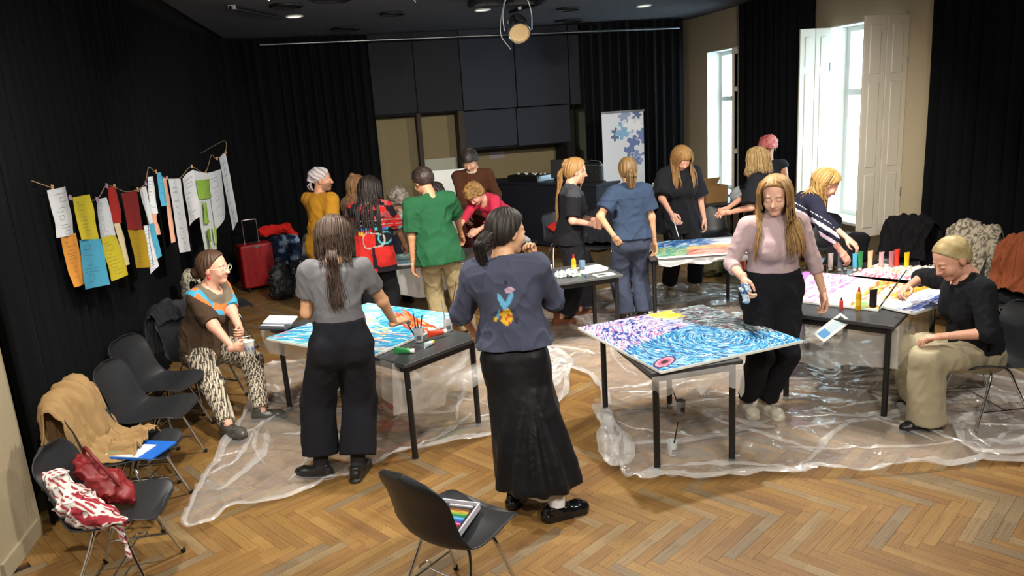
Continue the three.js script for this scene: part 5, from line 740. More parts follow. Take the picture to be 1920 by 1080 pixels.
drape('coat', 'speckled beige coat hung over the chair by the right curtain', 'coat', [5.38, -6.0], -1.3, [[-.38, .2], [-.38, .6], [-.36, .86], [-.31, .95], [-.26, .86], [-.22, .66], [-.2, .5]], .25, .24, (() => { const a = C(0xb0a692), b = C(0x5d564a); return (x, y, z) => noise(x * 70, y * 70, z * 70) > .12 ? b : a; })(), { seed: 15, fold: .035 });
drape('jacket', 'rust brown jacket over the chair at the right edge', 'jacket', [5.3, -5.35], -1.4, [[-.38, .45], [-.37, .7], [-.34, .88], [-.3, .93], [-.24, .82], [-.2, .62], [-.12, .5]], .26, .2, 0x8a4b2e, { seed: 18, fold: .045 });
lump('folded_clothes', 'black clothing heaped on the seat at the right edge', 'clothes', [5.3, -5.35], -1.4, [[[-.08, .475, .02], [.1, .47, .08], .035, .03, 1.5]], { c: 0x141416, fold: .012, seed: 21 });
drape('scarf', 'speckled grey scarf over the chair behind the seated person in glasses', 'scarf', [-1.5, -8.3], 1.9, [[-.35, .5], [-.345, .76], [-.31, .87], [-.27, .8], [-.23, .62]], .14, .12, (() => { const a = C(0xb6b09c), b = C(0x6a675c); return (x, y, z) => noise(x * 60, y * 60, z * 60) > .1 ? b : a; })(), { seed: 6 });
drape('coat', 'dark coat over the chair back behind the brown top', 'coat', [-1.47, -6.63], .9, [[-.36, .45], [-.35, .76], [-.31, .86], [-.27, .82], [-.25, .74]], .22, .2, 0x2b2c30, { seed: 26 });
lump('red_cloth', 'red cloth lying on the chair before the control desk', 'cloth', [2.75, -10.2], .1, [[[-.05, .62, -.2], [.06, .5, -.05], .05, .05, 1.5]], { c: 0xb5231f, fold: .014, seed: 7 });
lump('white_cloth', 'pale cloth on the chair left of the control desk', 'cloth', [2.1, -10.3], .5, [[[.05, .56, -.16], [.1, .48, .06], .05, .04, 1.6]], { c: 0xc9ccd4, fold: .014, seed: 8 });
drape('coat', 'dark coat on the chair behind the supply table', 'coat', [3.1, -9.6], -.5, overBack, .26, .22, 0x23262e, { seed: 28 });
// luggage at the back left
{ const t = thing('suitcase', 'red hard-shell suitcase with raised telescopic handle', 'suitcase', [-1.52, 0, -11.15], .38), red = mat(0x8c1218, .38);
  part(t, 'shell', box(.46, .62, .27, 0, .37, 0, .035), red); for (const x of [-.14, -.05, .05, .14]) part(t, 'rib', box(.03, .5, .012, x, .37, .138, .005), red);
  part(t, 'handle', tube([[-.1, .67, -.09], [-.1, .98, -.09], [-.085, 1.0, -.09], [.085, 1.0, -.09], [.1, .98, -.09], [.1, .67, -.09]], .011, 8, 60), M.chrome); part(t, 'top_grip', box(.13, .02, .03, 0, .69, .02, .008), M.rubber); part(t, 'lock', box(.07, .03, .012, 0, .64, .138, .003), M.steel);
  for (const x of [-.17, .17]) for (const z of [-.09, .09]) part(t, 'wheel', cyl(.03, .03, .025, x, .03, z, 16).translate(-x, -.03, -z).rotateZ(PI / 2).translate(x, .03, z), M.rubber); }
lump('jacket', 'bright red jacket heaped behind the suitcase handle', 'jacket', [-1.2, -11.5], .3, [[[-.22, .78, 0], [.12, .8, 0], .07, .07], [[.1, .8, 0], [.24, .68, .02], .06, .05]], { c: 0xc21f1a, fold: .02, seed: 31, cell: .011 });
lump('denim_bundle', 'blue denim bundle beside the red suitcase', 'clothes', [-1.0, -11.42], .3, [[[0, .62, 0], [.04, .08, 0], .09, .12], [[-.25, .64, -.02], [.02, .62, 0], .09, .08], [[-.2, .5, -.04], [-.2, .06, -.04], .1, .1]], { c: (() => { const a = C(0x3f5a80), b = C(0x1e2a44), c = C(0x8f9fb8); return (x, y, z) => { const n = noise(x * 16, y * 16, z * 16); return n > .3 ? c : n > -.1 ? a : b; }; })(), fold: .02, seed: 33, cell: .011, floor: .005 });
{ const t = lump('backpack', 'black backpack standing on the floor near the suitcase', 'backpack', [-1.12, -10.35], .5, [[[0, .13, 0], [0, .36, -.01], .125, .1, 1.5], [[0, .14, .1], [0, .24, .1], .07, .06, 1.6], [[0, .36, -.02], [.02, .46, -.03], .09, .06, 1.3]], { c: 0x121214, fold: .016, seed: 36, cell: .01, parts: 1, body: 'pack', floor: .004, mat: mat(0xffffff, .6, { vertexColors: true }) }); part(t, 'strap', tube([[.1, .44, -.06], [.2, .42, 0], [.22, .28, .02], [.2, .1, .0]], .014, 8, 30), M.rubber); part(t, 'grab_loop', tube([[-.04, .5, -.03], [0, .55, -.03], [.05, .5, -.03]], .009, 8, 20), M.rubber); }
single('walking_pole', 'pale blue walking pole leaning on the black backpack', 'pole', rod([.0, .01, .04], [.02, .52, -.08], .014, .012), mat(0x8fa4d4, .4), [-.86, 0, -10.15]);
lump('rucksack', 'olive green rucksack on the floor beyond the blue canvas', 'backpack', [4.45, -8.95], .2, [[[-.08, .14, 0], [.1, .15, 0], .13, .13], [[0, .26, 0], [.05, .3, 0], .08, .07, 1.4]], { c: 0x5d5a40, fold: .02, seed: 41, cell: .011, floor: .004 });
// ---------------------------------------------------------------- string of notes on the left curtain
const PEN = (seed, paper, ink) => canvasTex(192, 256, (c, w, h) => { const r = rng(seed); c.fillStyle = paper; c.fillRect(0, 0, w, h); c.strokeStyle = ink; c.lineWidth = 1.6; let y = 22 + r() * 14; while (y < h - 20) { const k = r(); if (k < .72) { let x = 18 + r() * 30; const e = x + 40 + r() * 90; c.beginPath(); c.moveTo(x, y); while (x < e) { x += 3 + r() * 4; c.lineTo(x, y + (r() - .5) * 7); } c.stroke(); y += 13 + r() * 10; } else { c.strokeRect(30 + r() * 50, y, 30 + r() * 50, 20 + r() * 22); y += 52; } } c.strokeStyle = 'rgba(120,120,120,.22)'; c.lineWidth = 1; c.beginPath(); c.moveTo(0, h / 2); c.lineTo(w, h / 2); c.stroke(); });
const paperTex = { w: PEN(1, '#d9dbe0', '#3a3c44'), w2: PEN(2, '#d3d6dc', '#6a6c74'), o: PEN(3, '#e09438', '#5a4a34'), y: PEN(4, '#d3c02c', '#5c5628'), b: PEN(5, '#4aa3c6', '#2c4a5c'), r: PEN(6, '#a8261c', '#7c1a14'), dr: PEN(7, '#8a1a18', '#6a1412'), g: PEN(8, '#b8940f', '#8a6e0c'), cr: PEN(9, '#d6c4a0', '#b8a888'), p: PEN(10, '#e2a98e', '#c08a70'), gn: PEN(11, '#86ab3e', '#4a6a20') };
const paperMat = {}; for (const k in paperTex) paperMat[k] = mat(0xffffff, .85, { map: paperTex[k], side: THREE.DoubleSide });
function sheetQuad(q, seed) { const [a, b, c, d] = q; const g = sheet((u, v) => { const x = lerp(lerp(d[0], c[0], u), lerp(a[0], b[0], u), v), y = lerp(lerp(d[1], c[1], u), lerp(a[1], b[1], u), v), z = lerp(lerp(d[2], c[2], u), lerp(a[2], b[2], u), v), o = .018 * Math.sin(u * 4 + seed) * (1 - v * .4) + .008 * noise(u * 3, v * 3, seed); return [x + o + .012, y, z]; }, 8, 10, .0012); return g; }
const NOTES = [
  ['white handwritten sheet taped above an orange sheet, first on the string', [['w', [[-1.94, 2.01, -5.34], [-1.91, 2.01, -5.62], [-1.91, 1.69, -5.6], [-1.94, 1.7, -5.36]]], ['o', [[-1.94, 1.7, -5.36], [-1.91, 1.69, -5.63], [-1.91, 1.33, -5.66], [-1.93, 1.36, -5.39]]]]],
  ['yellow sheet taped above a blue sheet, second on the string', [['y', [[-1.91, 1.93, -5.64], [-1.88, 1.92, -5.95], [-1.88, 1.59, -5.98], [-1.91, 1.64, -5.64]]], ['b', [[-1.91, 1.64, -5.64], [-1.88, 1.59, -5.98], [-1.88, 1.25, -5.96], [-1.92, 1.3, -5.58]]]]],
  ['pale sheet above a creased yellow-green sheet on the string', [['w2', [[-1.87, 1.87, -6.03], [-1.86, 1.87, -6.2], [-1.86, 1.58, -6.21], [-1.88, 1.59, -6.0]]], ['y', [[-1.88, 1.59, -6.0], [-1.86, 1.59, -6.23], [-1.85, 1.25, -6.31], [-1.87, 1.25, -6.07]]]]],
  ['narrow red sheet above a cream strip on the string', [['r', [[-1.85, 1.94, -6.27], [-1.84, 1.93, -6.4], [-1.84, 1.65, -6.39], [-1.85, 1.66, -6.27]]], ['cr', [[-1.85, 1.66, -6.27], [-1.84, 1.65, -6.39], [-1.84, 1.32, -6.43], [-1.85, 1.32, -6.32]]]]],
  ['dark red sheet above a gold sheet on the string', [['dr', [[-1.83, 1.87, -6.49], [-1.8, 1.85, -6.87], [-1.8, 1.52, -6.87], [-1.83, 1.58, -6.47]]], ['g', [[-1.83, 1.58, -6.47], [-1.8, 1.52, -6.87], [-1.8, 1.2, -6.85], [-1.83, 1.27, -6.46]]]]],
  ['white sheet with a light blue lower sheet on the string', [['w2', [[-1.8, 1.86, -6.88], [-1.78, 1.87, -7.05], [-1.78, 1.54, -7.05], [-1.79, 1.55, -6.91]]], ['b', [[-1.79, 1.55, -6.93], [-1.78, 1.55, -7.06], [-1.78, 1.25, -7.09], [-1.8, 1.2, -6.93]]], ['w', [[-1.81, 1.55, -6.88], [-1.8, 1.55, -6.96], [-1.8, 1.18, -7.0], [-1.81, 1.13, -6.9]]]]],
  ['thin white strip with a small orange end on the string', [['w', [[-1.77, 1.94, -7.11], [-1.76, 1.94, -7.22], [-1.77, 1.62, -7.15], [-1.78, 1.62, -7.07]]], ['p', [[-1.78, 1.62, -7.07], [-1.77, 1.62, -7.15], [-1.77, 1.43, -7.16], [-1.78, 1.44, -7.07]]]]],
  ['blue strip overlapping a long peach sheet on the string', [['b', [[-1.75, 1.96, -7.37], [-1.74, 1.96, -7.5], [-1.74, 1.66, -7.44], [-1.75, 1.66, -7.35]]], ['p', [[-1.74, 1.9, -7.47], [-1.73, 1.9, -7.64], [-1.73, 1.31, -7.59], [-1.75, 1.31, -7.42]]]]],
  ['long white flip-chart sheet beside the peach sheet', [['w2', [[-1.73, 1.88, -7.62], [-1.69, 1.85, -8.03], [-1.69, 1.13, -7.99], [-1.73, 1.19, -7.56]]]]],
  ['white sheet with slanted lower edge, left of the green notes', [['w', [[-1.69, 1.85, -8.03], [-1.65, 1.91, -8.42], [-1.65, 1.42, -8.43], [-1.69, 1.38, -8.02]]]]],
  ['long white sheet carrying four green notes', [['w2', [[-1.65, 1.9, -8.47], [-1.61, 1.83, -8.89], [-1.62, 1.0, -8.81], [-1.65, 1.03, -8.45]]], ['gn', [[-1.63, 1.79, -8.48], [-1.59, 1.77, -8.9], [-1.59, 1.57, -8.87], [-1.63, 1.59, -8.47]]], ['gn', [[-1.62, 1.55, -8.53], [-1.61, 1.54, -8.7], [-1.61, 1.32, -8.66], [-1.63, 1.33, -8.5]]], ['gn', [[-1.63, 1.27, -8.51], [-1.61, 1.25, -8.68], [-1.62, 1.05, -8.66], [-1.63, 1.07, -8.49]]], ['gn', [[-1.61, 1.25, -8.7], [-1.59, 1.24, -8.85], [-1.6, 1.06, -8.8], [-1.61, 1.06, -8.68]]]]],
  ['wide white sheet right of the green notes', [['w2', [[-1.61, 1.83, -8.93], [-1.55, 1.83, -9.55], [-1.56, 1.31, -9.48], [-1.61, 1.19, -8.95]]]]],
  ['last large white sheet hanging at the far end of the string', [['w', [[-1.56, 1.96, -9.5], [-1.52, 2.01, -9.88], [-1.51, 1.14, -10.02], [-1.55, 1.09, -9.6]]]]],
];
NOTES.forEach(([label, qs], i) => { const t = thing('paper_note', label, 'paper', [0, 0, 0], 0, 'sheets pegged on the string'); qs.forEach(([k, q], j) => part(t, 'paper_sheet', sheetQuad(q, i * 1.7 + j), paperMat[k])); });
const STR = [[-1.98, 2.08, -5.28], [-1.93, 2.02, -5.42], [-1.91, 1.93, -5.64], [-1.87, 1.87, -6.04], [-1.85, 1.95, -6.25], [-1.84, 1.93, -6.4], [-1.82, 1.87, -6.61], [-1.8, 1.86, -6.86], [-1.78, 1.89, -7.07], [-1.76, 2.02, -7.21], [-1.75, 1.97, -7.35], [-1.73, 1.89, -7.63], [-1.69, 1.86, -8.03], [-1.65, 1.94, -8.42], [-1.61, 1.84, -8.91], [-1.58, 2.01, -9.28], [-1.56, 1.96, -9.43], [-1.52, 2.01, -9.88], [-1.55, 2.14, -10.15], [-1.9, 2.0, -10.4]];
{ single('string_line', 'thin hemp string holding the notes along the left curtain', 'string', tube(STR.map((p) => V(...p)), .003, 6, 240), mat(0xa8916a, .9)); }
{ const pr = rng(88); for (const i of [1, 2, 3, 4, 5, 7, 8, 10, 11, 13, 14, 16, 17]) { const p = STR[i]; single('clothes_peg', 'small wooden peg clipped on the note string', 'peg', merge([box(.008, .036, .007, .005, 0, 0), box(.008, .036, .007, -.003, .003, .003)]), mat([0xb08a5a, 0x8a6a8a, 0xa87848][Math.floor(pr() * 3)], .7), [p[0] + .008, p[1], p[2]], pr(), 'pegs on the note string'); } }
// ---------------------------------------------------------------- back of the room
{ const t = thing('control_desk', 'dark blue-grey control desk in front of the hatch', 'desk', [3.3, 0, -12.25], -.98), m = mat(0x1c1f2a, .6);
  part(t, 'front_panel', box(2.1, 1.0, .04, 0, .53, .33, .005), m); part(t, 'side_panel', box(.04, 1.0, .66, 1.03, .53, 0), m); part(t, 'side_panel', box(.04, 1.0, .66, -1.03, .53, 0), m); part(t, 'desk_top', box(2.14, .04, .74, 0, 1.05, 0, .006), m); part(t, 'plinth', box(2.0, .06, .6, 0, .03, 0), M.black); }
const deskAt = (u, v) => { const c = Math.cos(-.98), s = Math.sin(-.98); return [3.3 + u * c + v * s, 1.07, -12.25 - u * s + v * c]; };
{ const t = thing('mixing_console', 'silver-edged mixing console on the control desk', 'mixer', deskAt(-.55, .1), -.98); part(t, 'chassis', box(.7, .1, .42, 0, .05, 0, .01), M.steel); part(t, 'face', box(.66, .006, .38, 0, .103, 0), M.blackMetal); for (let i = 0; i < 10; i++) part(t, 'fader', box(.018, .02, .03, -.29 + i * .064, .115, .06 * Math.sin(i * 2)), M.white); }
{ const t = thing('monitor', 'black computer monitor on the control desk', 'monitor', deskAt(.15, .0), -.5); part(t, 'screen', box(.5, .3, .03, 0, .2, 0, .008), M.blackMetal); part(t, 'foot', box(.2, .015, .14, 0, .0075, 0), M.blackMetal); part(t, 'stem', box(.04, .08, .03, 0, .05, -.01), M.blackMetal); }
{ const t = thing('equipment_rack', 'black equipment rack with a silver top edge on the control desk', 'equipment', deskAt(.62, -.05), -.7); part(t, 'case', box(.5, .26, .4, 0, .13, 0, .01), M.blackMetal); part(t, 'top_edge', box(.52, .015, .42, 0, .267, 0), M.steel); for (let i = 0; i < 5; i++) part(t, 'knob', cyl(.016, .016, .02, -.18 + i * .09, .16, 0, 12).translate(0, -.16, 0).rotateX(PI / 2).translate(0, .16, .21), M.chrome); }
{ const t = thing('desk_lamp', 'thin gooseneck lamp arching over the control desk', 'lamp', deskAt(.92, .0), -.6); part(t, 'base', cyl(.04, .05, .02, 0, .01, 0, 20), M.blackMetal); part(t, 'neck', tube([[0, .02, 0], [0, .22, 0], [-.05, .32, 0], [-.18, .34, 0]], .007, 8, 40), M.steel); part(t, 'head', rod([-.18, .34, 0], [-.26, .32, 0], .018), M.blackMetal); }
single('wall_notice', 'faded pinkish paper notice on the hatch back wall', 'notice', box(.28, .2, .004, 0, 0, 0), mat(0x9a8f92, .85), [2.58, 1.5, -13.875]);
{ const t = thing('whiteboard', 'pale board leaning in the alcove behind the green T-shirt', 'board', [1.46, 0, -13.3], 0); part(t, 'panel', box(.58, 1.5, .03, 0, .77, 0, .004), mat(0xaeb0a0, .6)); part(t, 'ledge', box(.58, .03, .06, 0, .03, .02), M.steel); }
{ const t = thing('flip_chart', 'white flip chart with a small red picture behind the green T-shirt', 'flip chart', [1.32, 0, -11.2], -.05); part(t, 'board', box(.78, 1.0, .03, 0, .98, 0, .006), M.white); part(t, 'picture', new THREE.PlaneGeometry(.2, .26).translate(.27, 1.33, .017), mat(0xffffff, .7, { map: canvasTex(96, 128, (c, w, h) => { c.fillStyle = '#d9d2c8'; c.fillRect(0, 0, w, h); c.fillStyle = '#c02c24'; c.fillRect(0, 0, w, 34); const r = rng(3); strokes(c, w, h, r, 120, 14, 12, (u, v, q) => v < .7 ? pick(q, '#c8402c', '#e0a040', '#5a8a5a', '#d8c8b0') : null, () => .4); }) })); for (const [a, b] of [[[-.3, 1.4, -.02], [-.42, 0, .1]], [[.3, 1.4, -.02], [.42, 0, .1]], [[0, 1.4, -.04], [0, 0, -.5]]]) part(t, 'leg', rod(a, b, .014), M.blackMetal); }
{ const t = thing('roll_up_banner', 'white roll-up banner with blue jigsaw pieces', 'banner', [4.17, 0, -11.5], -.02);
  const tex = canvasTex(512, 1536, (c, w, h) => {
    c.fillStyle = '#d6deea'; c.fillRect(0, 0, w, h);
    const piece = (x, y, s, a, col, k) => { c.save(); c.translate(x, y); c.rotate(a); c.scale(s, s); c.beginPath(); const e = [[1, 0], [0, 1], [-1, 0], [0, -1]]; c.moveTo(-1, -1); for (let i = 0; i < 4; i++) { const ox = [0, 1, 0, -1][i], oy = [-1, 0, 1, 0][i], d = (k >> i) & 1 ? 1 : -1, tx = [1, 0, -1, 0][i], ty = [0, 1, 0, -1][i]; c.lineTo(ox - tx * .28, oy - ty * .28); c.arc(ox + ox * .26 * d, oy + oy * .26 * d, .34, Math.atan2(-ty * .8 - oy * .5 * d, -tx * .8 - ox * .5 * d), Math.atan2(ty * .8 - oy * .5 * d, tx * .8 - ox * .5 * d), d < 0); c.lineTo(ox + tx, oy + ty); } c.closePath(); c.fillStyle = col; c.fill(); c.lineWidth = .06; c.strokeStyle = '#e8eef6'; c.stroke(); c.restore(); };
    piece(160, 250, 52, .1, '#5a6c94', 5); piece(290, 60, 60, .2, '#8fa2c4', 9); piece(260, 200, 80, .25, '#7fb0d8', 6); piece(390, 170, 74, .2, '#e6ecf4', 10); piece(470, 300, 70, .3, '#6f84b4', 3); piece(360, 400, 86, .35, '#6478ac', 5); piece(450, 520, 62, .3, '#7a8dbc', 12); piece(380, 560, 70, .5, '#6f84b4', 6); piece(420, 40, 46, 0, '#5a6c94', 3);
    c.fillStyle = '#4a5468'; c.font = 'bold 84px sans-serif'; c.fillText('INCLUSION', 26, 912); c.fillText('EQUALITY', 46, 1020);
  });
  part(t, 'cover', box(.74, .07, .14, 0, .045, 0, .012), M.steel); part(t, 'back_sheet', box(.68, 2.04, .004, 0, 1.1, -.004), M.white); part(t, 'print', new THREE.PlaneGeometry(.68, 2.04).translate(0, 1.1, .0), mat(0xffffff, .55, { map: tex })); part(t, 'top_bar', box(.7, .03, .025, 0, 2.13, 0, .005), M.steel); part(t, 'pole', rod([0, .06, -.03], [0, 2.12, -.03], .009), M.steel); }
{ const t = thing('cardboard_box', 'open cardboard box on the side table by the far window', 'box', [5.15, .752, -10.45], .1), m = mat(0x9a7347, .85); part(t, 'side', box(.36, .24, .008, 0, .12, .14), m); part(t, 'side', box(.36, .24, .008, 0, .12, -.14), m); part(t, 'side', box(.008, .24, .28, .176, .12, 0), m); part(t, 'side', box(.008, .24, .28, -.176, .12, 0), m); part(t, 'flap', box(.36, .006, .13, 0, 0, .065).rotateX(-.9).translate(0, .24, -.14), mat(0xb8905c, .85)); part(t, 'base', box(.35, .008, .27, 0, .006, 0), m); }
lump('plastic_bag', 'crumpled white plastic bag beside the cardboard box', 'bag', [5.5, -10.4], 0, [[[0, .8, 0], [.05, .9, 0], .08, .06], [[-.04, .8, .05], [.06, .79, .06], .06, .05]], { c: 0xcfd2d8, fold: .02, seed: 44, cell: .01 });
{ const t = thing('water_jug', 'small white jug on the side table beside the black oversized T-shirt', 'jug', [4.78, .752, -11.72], 0); part(t, 'body', new THREE.LatheGeometry([[.0, 0], [.06, 0], [.075, .05], [.07, .14], [.045, .18], [.05, .2]].map((p) => new THREE.Vector2(...p)), 24), M.white); part(t, 'handle', tube([[.06, .15, 0], [.11, .14, 0], [.11, .06, 0], [.07, .05, 0]], .008, 8, 24), M.white); }
table('small side table behind the black oversized T-shirt', 4.85, -11.75, .5, .3, 0, topMat, .05, .75);
// ---------------------------------------------------------------- paints and small things
function cup(label, x, y, z, r, h, c, group) { const t = thing('paint_cup', label, 'cup', [x, y, z], 0, group); const m = mat(c, .5); part(t, 'wall', new THREE.LatheGeometry([[.001, .003], [r * .8, .003], [r, h], [r * 1.05, h + .002], [r * .93, h], [r * .75, .008], [.001, .008]].map((p) => new THREE.Vector2(...p)), 24), m); part(t, 'smudge', box(r * .9, h * .3, .003, 0, h * .35, r * .86, .001), mat(0x55606a, .8)); part(t, 'liquid', cyl(r * .88, r * .85, .004, 0, h * .7, 0, 24), mat(0x8fb0bc, .2)); return t; }
function brush(label, a, b, c = 0x1b1c22, group) { const t = thing('paint_brush', label, 'brush', a, 0, group), d = V(b[0] - a[0], b[1] - a[1], b[2] - a[2]), P = (k) => [d.x * k, d.y * k, d.z * k]; part(t, 'handle', rod(P(.22), P(1), .006, .0035), mat(c, .35)); part(t, 'ferrule', rod(P(.12), P(.24), .0065, .006), M.chrome); part(t, 'bristles', rod(P(0), P(.13), .003, .0068), mat(0x3a2c22, .9)); return t; }
function tubeOf(label, x, y, z, c, capC, h = .15, r = .022, lying = null, group) { const t = thing('paint_tube', label, 'paint tube', [x, y, z], lying ?? 0, group); const q = (g) => lying !== null ? g.rotateZ(PI / 2 - .06).translate(h / 2, r * .8, 0) : g; const m = mat(c, .4); part(t, 'body', q(sheet((u, v) => { const a = u * PI * 2, k = v < .08 ? 1 : 1; return [Math.cos(a) * lerp(r, r * 1.25, v), .03 + v * (h - .03), Math.sin(a) * lerp(r, .002, v)]; }, 20, 6)), m); part(t, 'cap', q(cyl(r * .75, r * .85, .03, 0, .015, 0, 18)), mat(capC, .45)); part(t, 'crimp', q(box(r * 2.5, .01, .004, 0, h, 0)), m); return t; }
function bottle(label, x, y, z, c, capC, h, r, tag2) { const t = thing('paint_bottle', label, 'paint bottle', [x, y, z], 0); part(t, 'body', new THREE.LatheGeometry([[.001, 0], [r, 0], [r, h * .7], [r * .55, h * .82], [r * .5, h * .84], [.001, h * .84]].map((p) => new THREE.Vector2(...p)), 22), mat(c, .35)); part(t, 'cap', cyl(r * .3, r * .55, h * .22, 0, h * .92, 0, 18), mat(capC, .4)); if (tag2) part(t, 'sticker', cyl(r * 1.02, r * 1.02, h * .28, 0, h * .36, 0, 22), mat(tag2, .6)); return t; }
const TY = .712;
cup('white cup of brushes near the grey T-shirt elbow, left table', .32, TY, -5.33, .036, .11, 0xd9dcdf); for (const [i, a] of [[0, 3.5], [1, 2.7], [2, 5.2], [3, 1.2]]) brush(['dark brush leaning left in the white cup', 'dark brush standing at the back of the white cup', 'blue-black brush upright in the white cup', 'slim brush leaning right in the white cup'][i], [.32 + .01 * Math.cos(a), TY + .012, -5.33 + .01 * Math.sin(a)], [.32 + [-.1, -.02, .0, .04][i], TY + [.21, .22, .19, .2][i], -5.33 + [.02, -.05, .02, .0][i]], i === 2 ? 0x2a3a5c : 0x23242a);
cup('second white cup with long brushes, beside the charcoal sweatshirt', .56, TY, -5.52, .036, .1, 0xd2d5d8); brush('long brown brush in the second white cup', [.56, TY + .012, -5.52], [.66, TY + .36, -5.6], 0x4a2a1c); brush('grey brush in the second white cup', [.55, TY + .012, -5.53], [.53, TY + .24, -5.56], 0x70757c);
tubeOf('green paint tube lying at the left table corner', .2, TY, -5.1, 0x2c8a4a, 0xe6e6e0, .14, .02, -.3); tubeOf('orange-red paint tube lying by the cups', .46, TY + .022, -5.36, 0xd0452c, 0xe8e0d8, .15, .021, .4); tubeOf('small pale paint tube lying between cups', .38, TY, -5.2, 0xc8d8dc, 0xd8b04a, .11, .017, .9);
{ const t = thing('pencil_case', 'open grey pencil case on the left table corner', 'pencil case', [-.76, .734, -6.08], -.5); part(t, 'case', box(.26, .03, .1, 0, .016, 0, .012), mat(0x3a4048, .6)); part(t, 'lid', box(.26, .012, .11, 0, 0, -.055).rotateX(.3).translate(0, .036, -.03), mat(0xc4cad2, .5)); for (let i = 0; i < 5; i++) part(t, 'pencil', rod([-.11, .036, -.03 + i * .014], [.1, .036, -.032 + i * .014], .005), mat([0xd8dce2, 0x2a2c34, 0x9aa4b0, 0x4a5a7a, 0xe6e6e6][i], .5)); }
// middle table
bottle('yellow paint bottle with red cap on the middle table', 1.97, TY, -6.93, 0xd29a1c, 0xb0202a, .19, .024, 0xe0b43a); cup('blue-grey plastic cup beside the yellow bottle', 2.07, TY, -6.98, .032, .11, 0x6f8aa4); cup('white cup with dark base on the middle table', 1.76, TY, -7.08, .034, .08, 0xd8dadd);
{ const t = thing('paper_pad', 'stack of white paper on the middle table', 'paper', [2.16, TY, -7.0], .2); for (let i = 0; i < 4; i++) part(t, 'paper_sheet', box(.27, .004, .2, .006 * i, .003 + i * .006, -.005 * i), mat([0xd8d8d4, 0xe2e0d6, 0xdcd6c0, 0xe6e6e4][i], .8)); }
{ const t = thing('leaflet', 'white leaflet with a dark oval at the middle table edge', 'leaflet', [2.22, TY, -6.76], .15); part(t, 'card', box(.2, .003, .12, 0, .002, 0), M.white); part(t, 'oval', cyl(.04, .04, .001, -.02, .0042, 0, 24).scale(1.3, 1, .7), mat(0x4a4a4c, .7)); }
lump('crumpled_tissue', 'crumpled pale tissue among the tubes on the middle table', 'tissue', [1.86, -6.86], 0, [[[-.06, TY + .02, 0], [.08, TY + .025, .02], .03, .035]], { c: 0xc2cccc, fold: .02, fx: 30, fy: 30, fz: 30, seed: 51, cell: .006, floor: TY }); 
{ const r = rng(19); for (let i = 0; i < 6; i++) tubeOf(['small teal tube lying on the middle table', 'small grey-green tube lying on the middle table', 'small white tube lying beside the tissue', 'small dark tube lying on the middle table', 'small pale green tube near the leaflet', 'small blue tube near the leaflet'][i], 1.62 + i * .085, TY, -6.76 - r() * .12, [0x5a9a94, 0x8aa49a, 0xd6dad6, 0x3a4a4c, 0xa0c0a8, 0x5a80a0][i], 0xd8dcd8, .09, .014, r() * 3); }
// right table
tubeOf('black paint tube standing on its cap at the right table front', 3.61, TY, -4.74, 0x15161a, 0x101012, .15, .026); bottle('tall yellow paint bottle with red nozzle on the right table', 3.52, TY, -4.78, 0xd6a418, 0xc02428, .17, .02, 0xe8c030); bottle('small red paint bottle with black cap on the right table', 3.42, TY, -4.84, 0xd8423a, 0x1a1a1c, .09, .014);
{ const cols = [[0xd6c8c4, 'pale skin'], [0x6a7884, 'slate grey'], [0x2a3038, 'charcoal'], [0x4aa0c0, 'turquoise'], [0x2c7a4a, 'dark green'], [0xd8b088, 'peach'], [0xc89aa0, 'dusty pink'], [0xa86a74, 'mauve'], [0xd23a2c, 'scarlet'], [0xe8b81c, 'golden yellow']]; cols.forEach(([c, n], i) => tubeOf(`${n} paint tube standing upright at the far end of the right table`, 4.1 + i * .055 + (i > 5 ? .06 : 0), TY, -5.98 + i * .028 + (i % 2) * .03, c, 0xd9d9d6, .15 + (i % 3) * .012, .021)); }
tubeOf('white paint tube lying at the near edge of the right table', 3.3, TY, -4.9, 0xd9dde2, 0x2a2c30, .13, .02, .9); lump('crumpled_tissue', 'white crumpled paper behind the paint tubes', 'tissue', [4.66, -5.52], 0, [[[-.1, TY + .03, 0], [.1, TY + .035, .08], .03, .035]], { c: 0xdedcd4, fold: .024, fx: 24, fy: 24, fz: 24, seed: 55, cell: .007, floor: TY });
// cups on the floor under the wave painting
cup('paint cup on the floor by the far leg of the wave painting table', 2.2, .012, -4.98, .035, .1, 0xc8ccce); brush('dark brush leaning in the far floor cup', [2.2, .02, -4.98], [2.13, .22, -4.98]); cup('paint cup on the floor between the front legs of the wave painting table', 1.86, .012, -4.36, .035, .1, 0xd2d5d6); brush('dark brush standing in the front floor cup', [1.86, .02, -4.36], [1.9, .25, -4.35]);
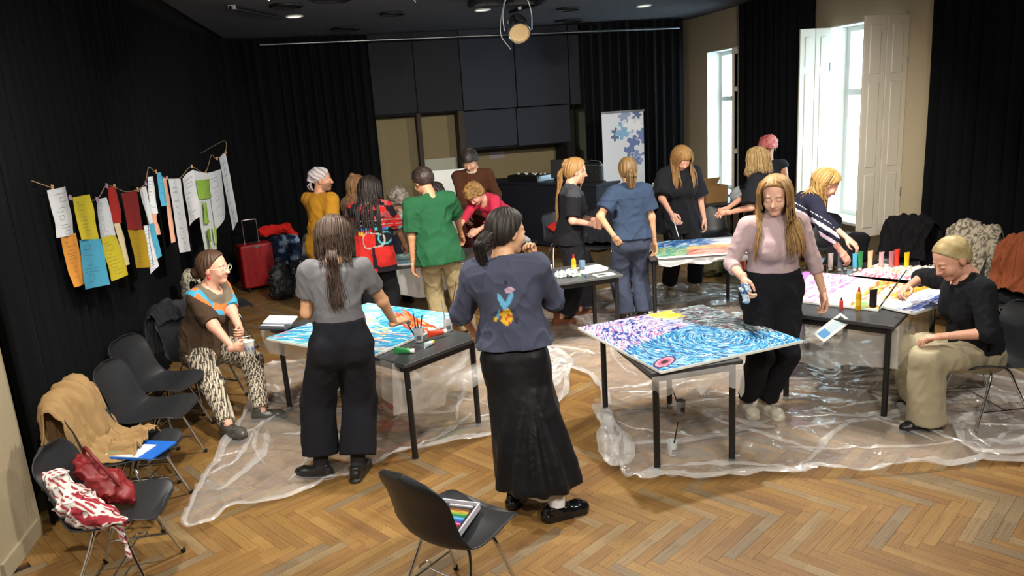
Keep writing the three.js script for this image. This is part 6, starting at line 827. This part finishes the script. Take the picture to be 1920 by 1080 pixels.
// held things
brush('thin dark brush held over the shore painting', [3.6, .745, -4.66], [3.78, 1.02, -4.62]); brush('white-tipped brush held above the blue and peach canvas', [3.47, .75, -7.84], [3.45, 1.02, -7.98], 0xd8d8d4); brush('fine brush held by the pink top', [1.08, .8, -8.82], [1.14, 1.06, -8.86], 0xc8b89a);
{ const t = thing('palette_card', 'white palette card smeared with blue, held by the walking person', 'palette', [3.2, .66, -4.62], 0); t.rotation.set(.5, .35, .32); part(t, 'card', box(.27, .004, .1, 0, 0, 0), M.white); part(t, 'paint_smear', box(.07, .003, .06, -.08, .003, 0, .001), mat(0x5aa0d8, .35)); part(t, 'paint_smear', box(.12, .002, .05, .02, .003, 0, .001), mat(0xc4dce8, .35)); part(t, 'print_mark', box(.03, .0015, .03, .1, .003, -.015), mat(0x30343a, .6)); }
lump('paint_rag', 'blue-stained rag in the hand of the walking person', 'rag', [2.47, -4.53], .2, [[[0, 1.05, 0], [.0, .97, .02], .03, .025]], { c: (() => { const a = C(0xc8d8e6), b = C(0x2f5a8a); return (x, y, z) => noise(x * 40, y * 40, z * 40) > .1 ? b : a; })(), fold: .012, fx: 24, fy: 24, fz: 24, cell: .005, seed: 61 });
{ const t = thing('paper_cup', 'white paper cup with a striped band held by the seated person', 'cup', [-.96, .585, -5.99], 0); part(t, 'wall', new THREE.LatheGeometry([[.001, .002], [.03, .002], [.042, .1], [.045, .102], [.039, .1], [.028, .008], [.001, .008]].map((p) => new THREE.Vector2(...p)), 28), M.white); for (let i = 0; i < 9; i++) part(t, 'stripe', box(.007, .04, .003).rotateX(-.12).translate(0, .05, .0362).rotateY(i / 9 * PI * 2), mat(0x3a4a8a, .6)); }
// pastels on the foreground chair
{ const at = [.27, -3.22], a = 2.25, L = (x, z) => [at[0] + x * Math.cos(a) + z * Math.sin(a), at[1] - x * Math.sin(a) + z * Math.cos(a)], [bx, bz] = L(.02, .0), t = thing('pastel_box', 'open white box of coloured pastel sticks on the foreground chair', 'pastel box', [bx, .462, bz], a + .35);
  const m = mat(0xc9c8d2, .5); part(t, 'tray', box(.2, .006, .26, 0, .003, 0), m); for (const s of [-1, 1]) { part(t, 'edge', box(.008, .032, .26, s * .1, .016, 0), m); part(t, 'edge', box(.2, .032, .008, 0, .016, s * .13), m); } part(t, 'insert', box(.185, .012, .245, 0, .01, 0), mat(0x2e2f36, .7));
  const cols = [0xe2b21a, 0xe8c83a, 0xd86a28, 0xc8383a, 0xc0286a, 0xe890a8, 0x7a3a8a, 0x3a4aa8, 0x2a7ac4, 0x58b0d8, 0x2a8a8a, 0x2a7a4a, 0x6aa83a, 0xa8a83a, 0xc89838, 0x8a5a2c, 0x5a3a28, 0x2a2a2c, 0x7a7a80, 0xd8d8d8]; cols.forEach((c, i) => part(t, 'pastel_stick', rod([-.075, .02, -.108 + i * .0113], [.045, .02, -.108 + i * .0113], .0046, .0046, 8), mat(c, .75)));
  const [nx, nz] = L(.1, -.03), n = thing('notebook', 'kraft notebook peeking from under the pastel box', 'notebook', [nx, .444, nz], a + .1); part(n, 'cover', box(.15, .012, .2, 0, .007, 0), mat(0xc89a5a, .8)); part(n, 'spine', box(.012, .014, .2, -.072, .007, 0), mat(0xa83a2a, .7)); }
shade(scene);
renderer.render(scene, camera);
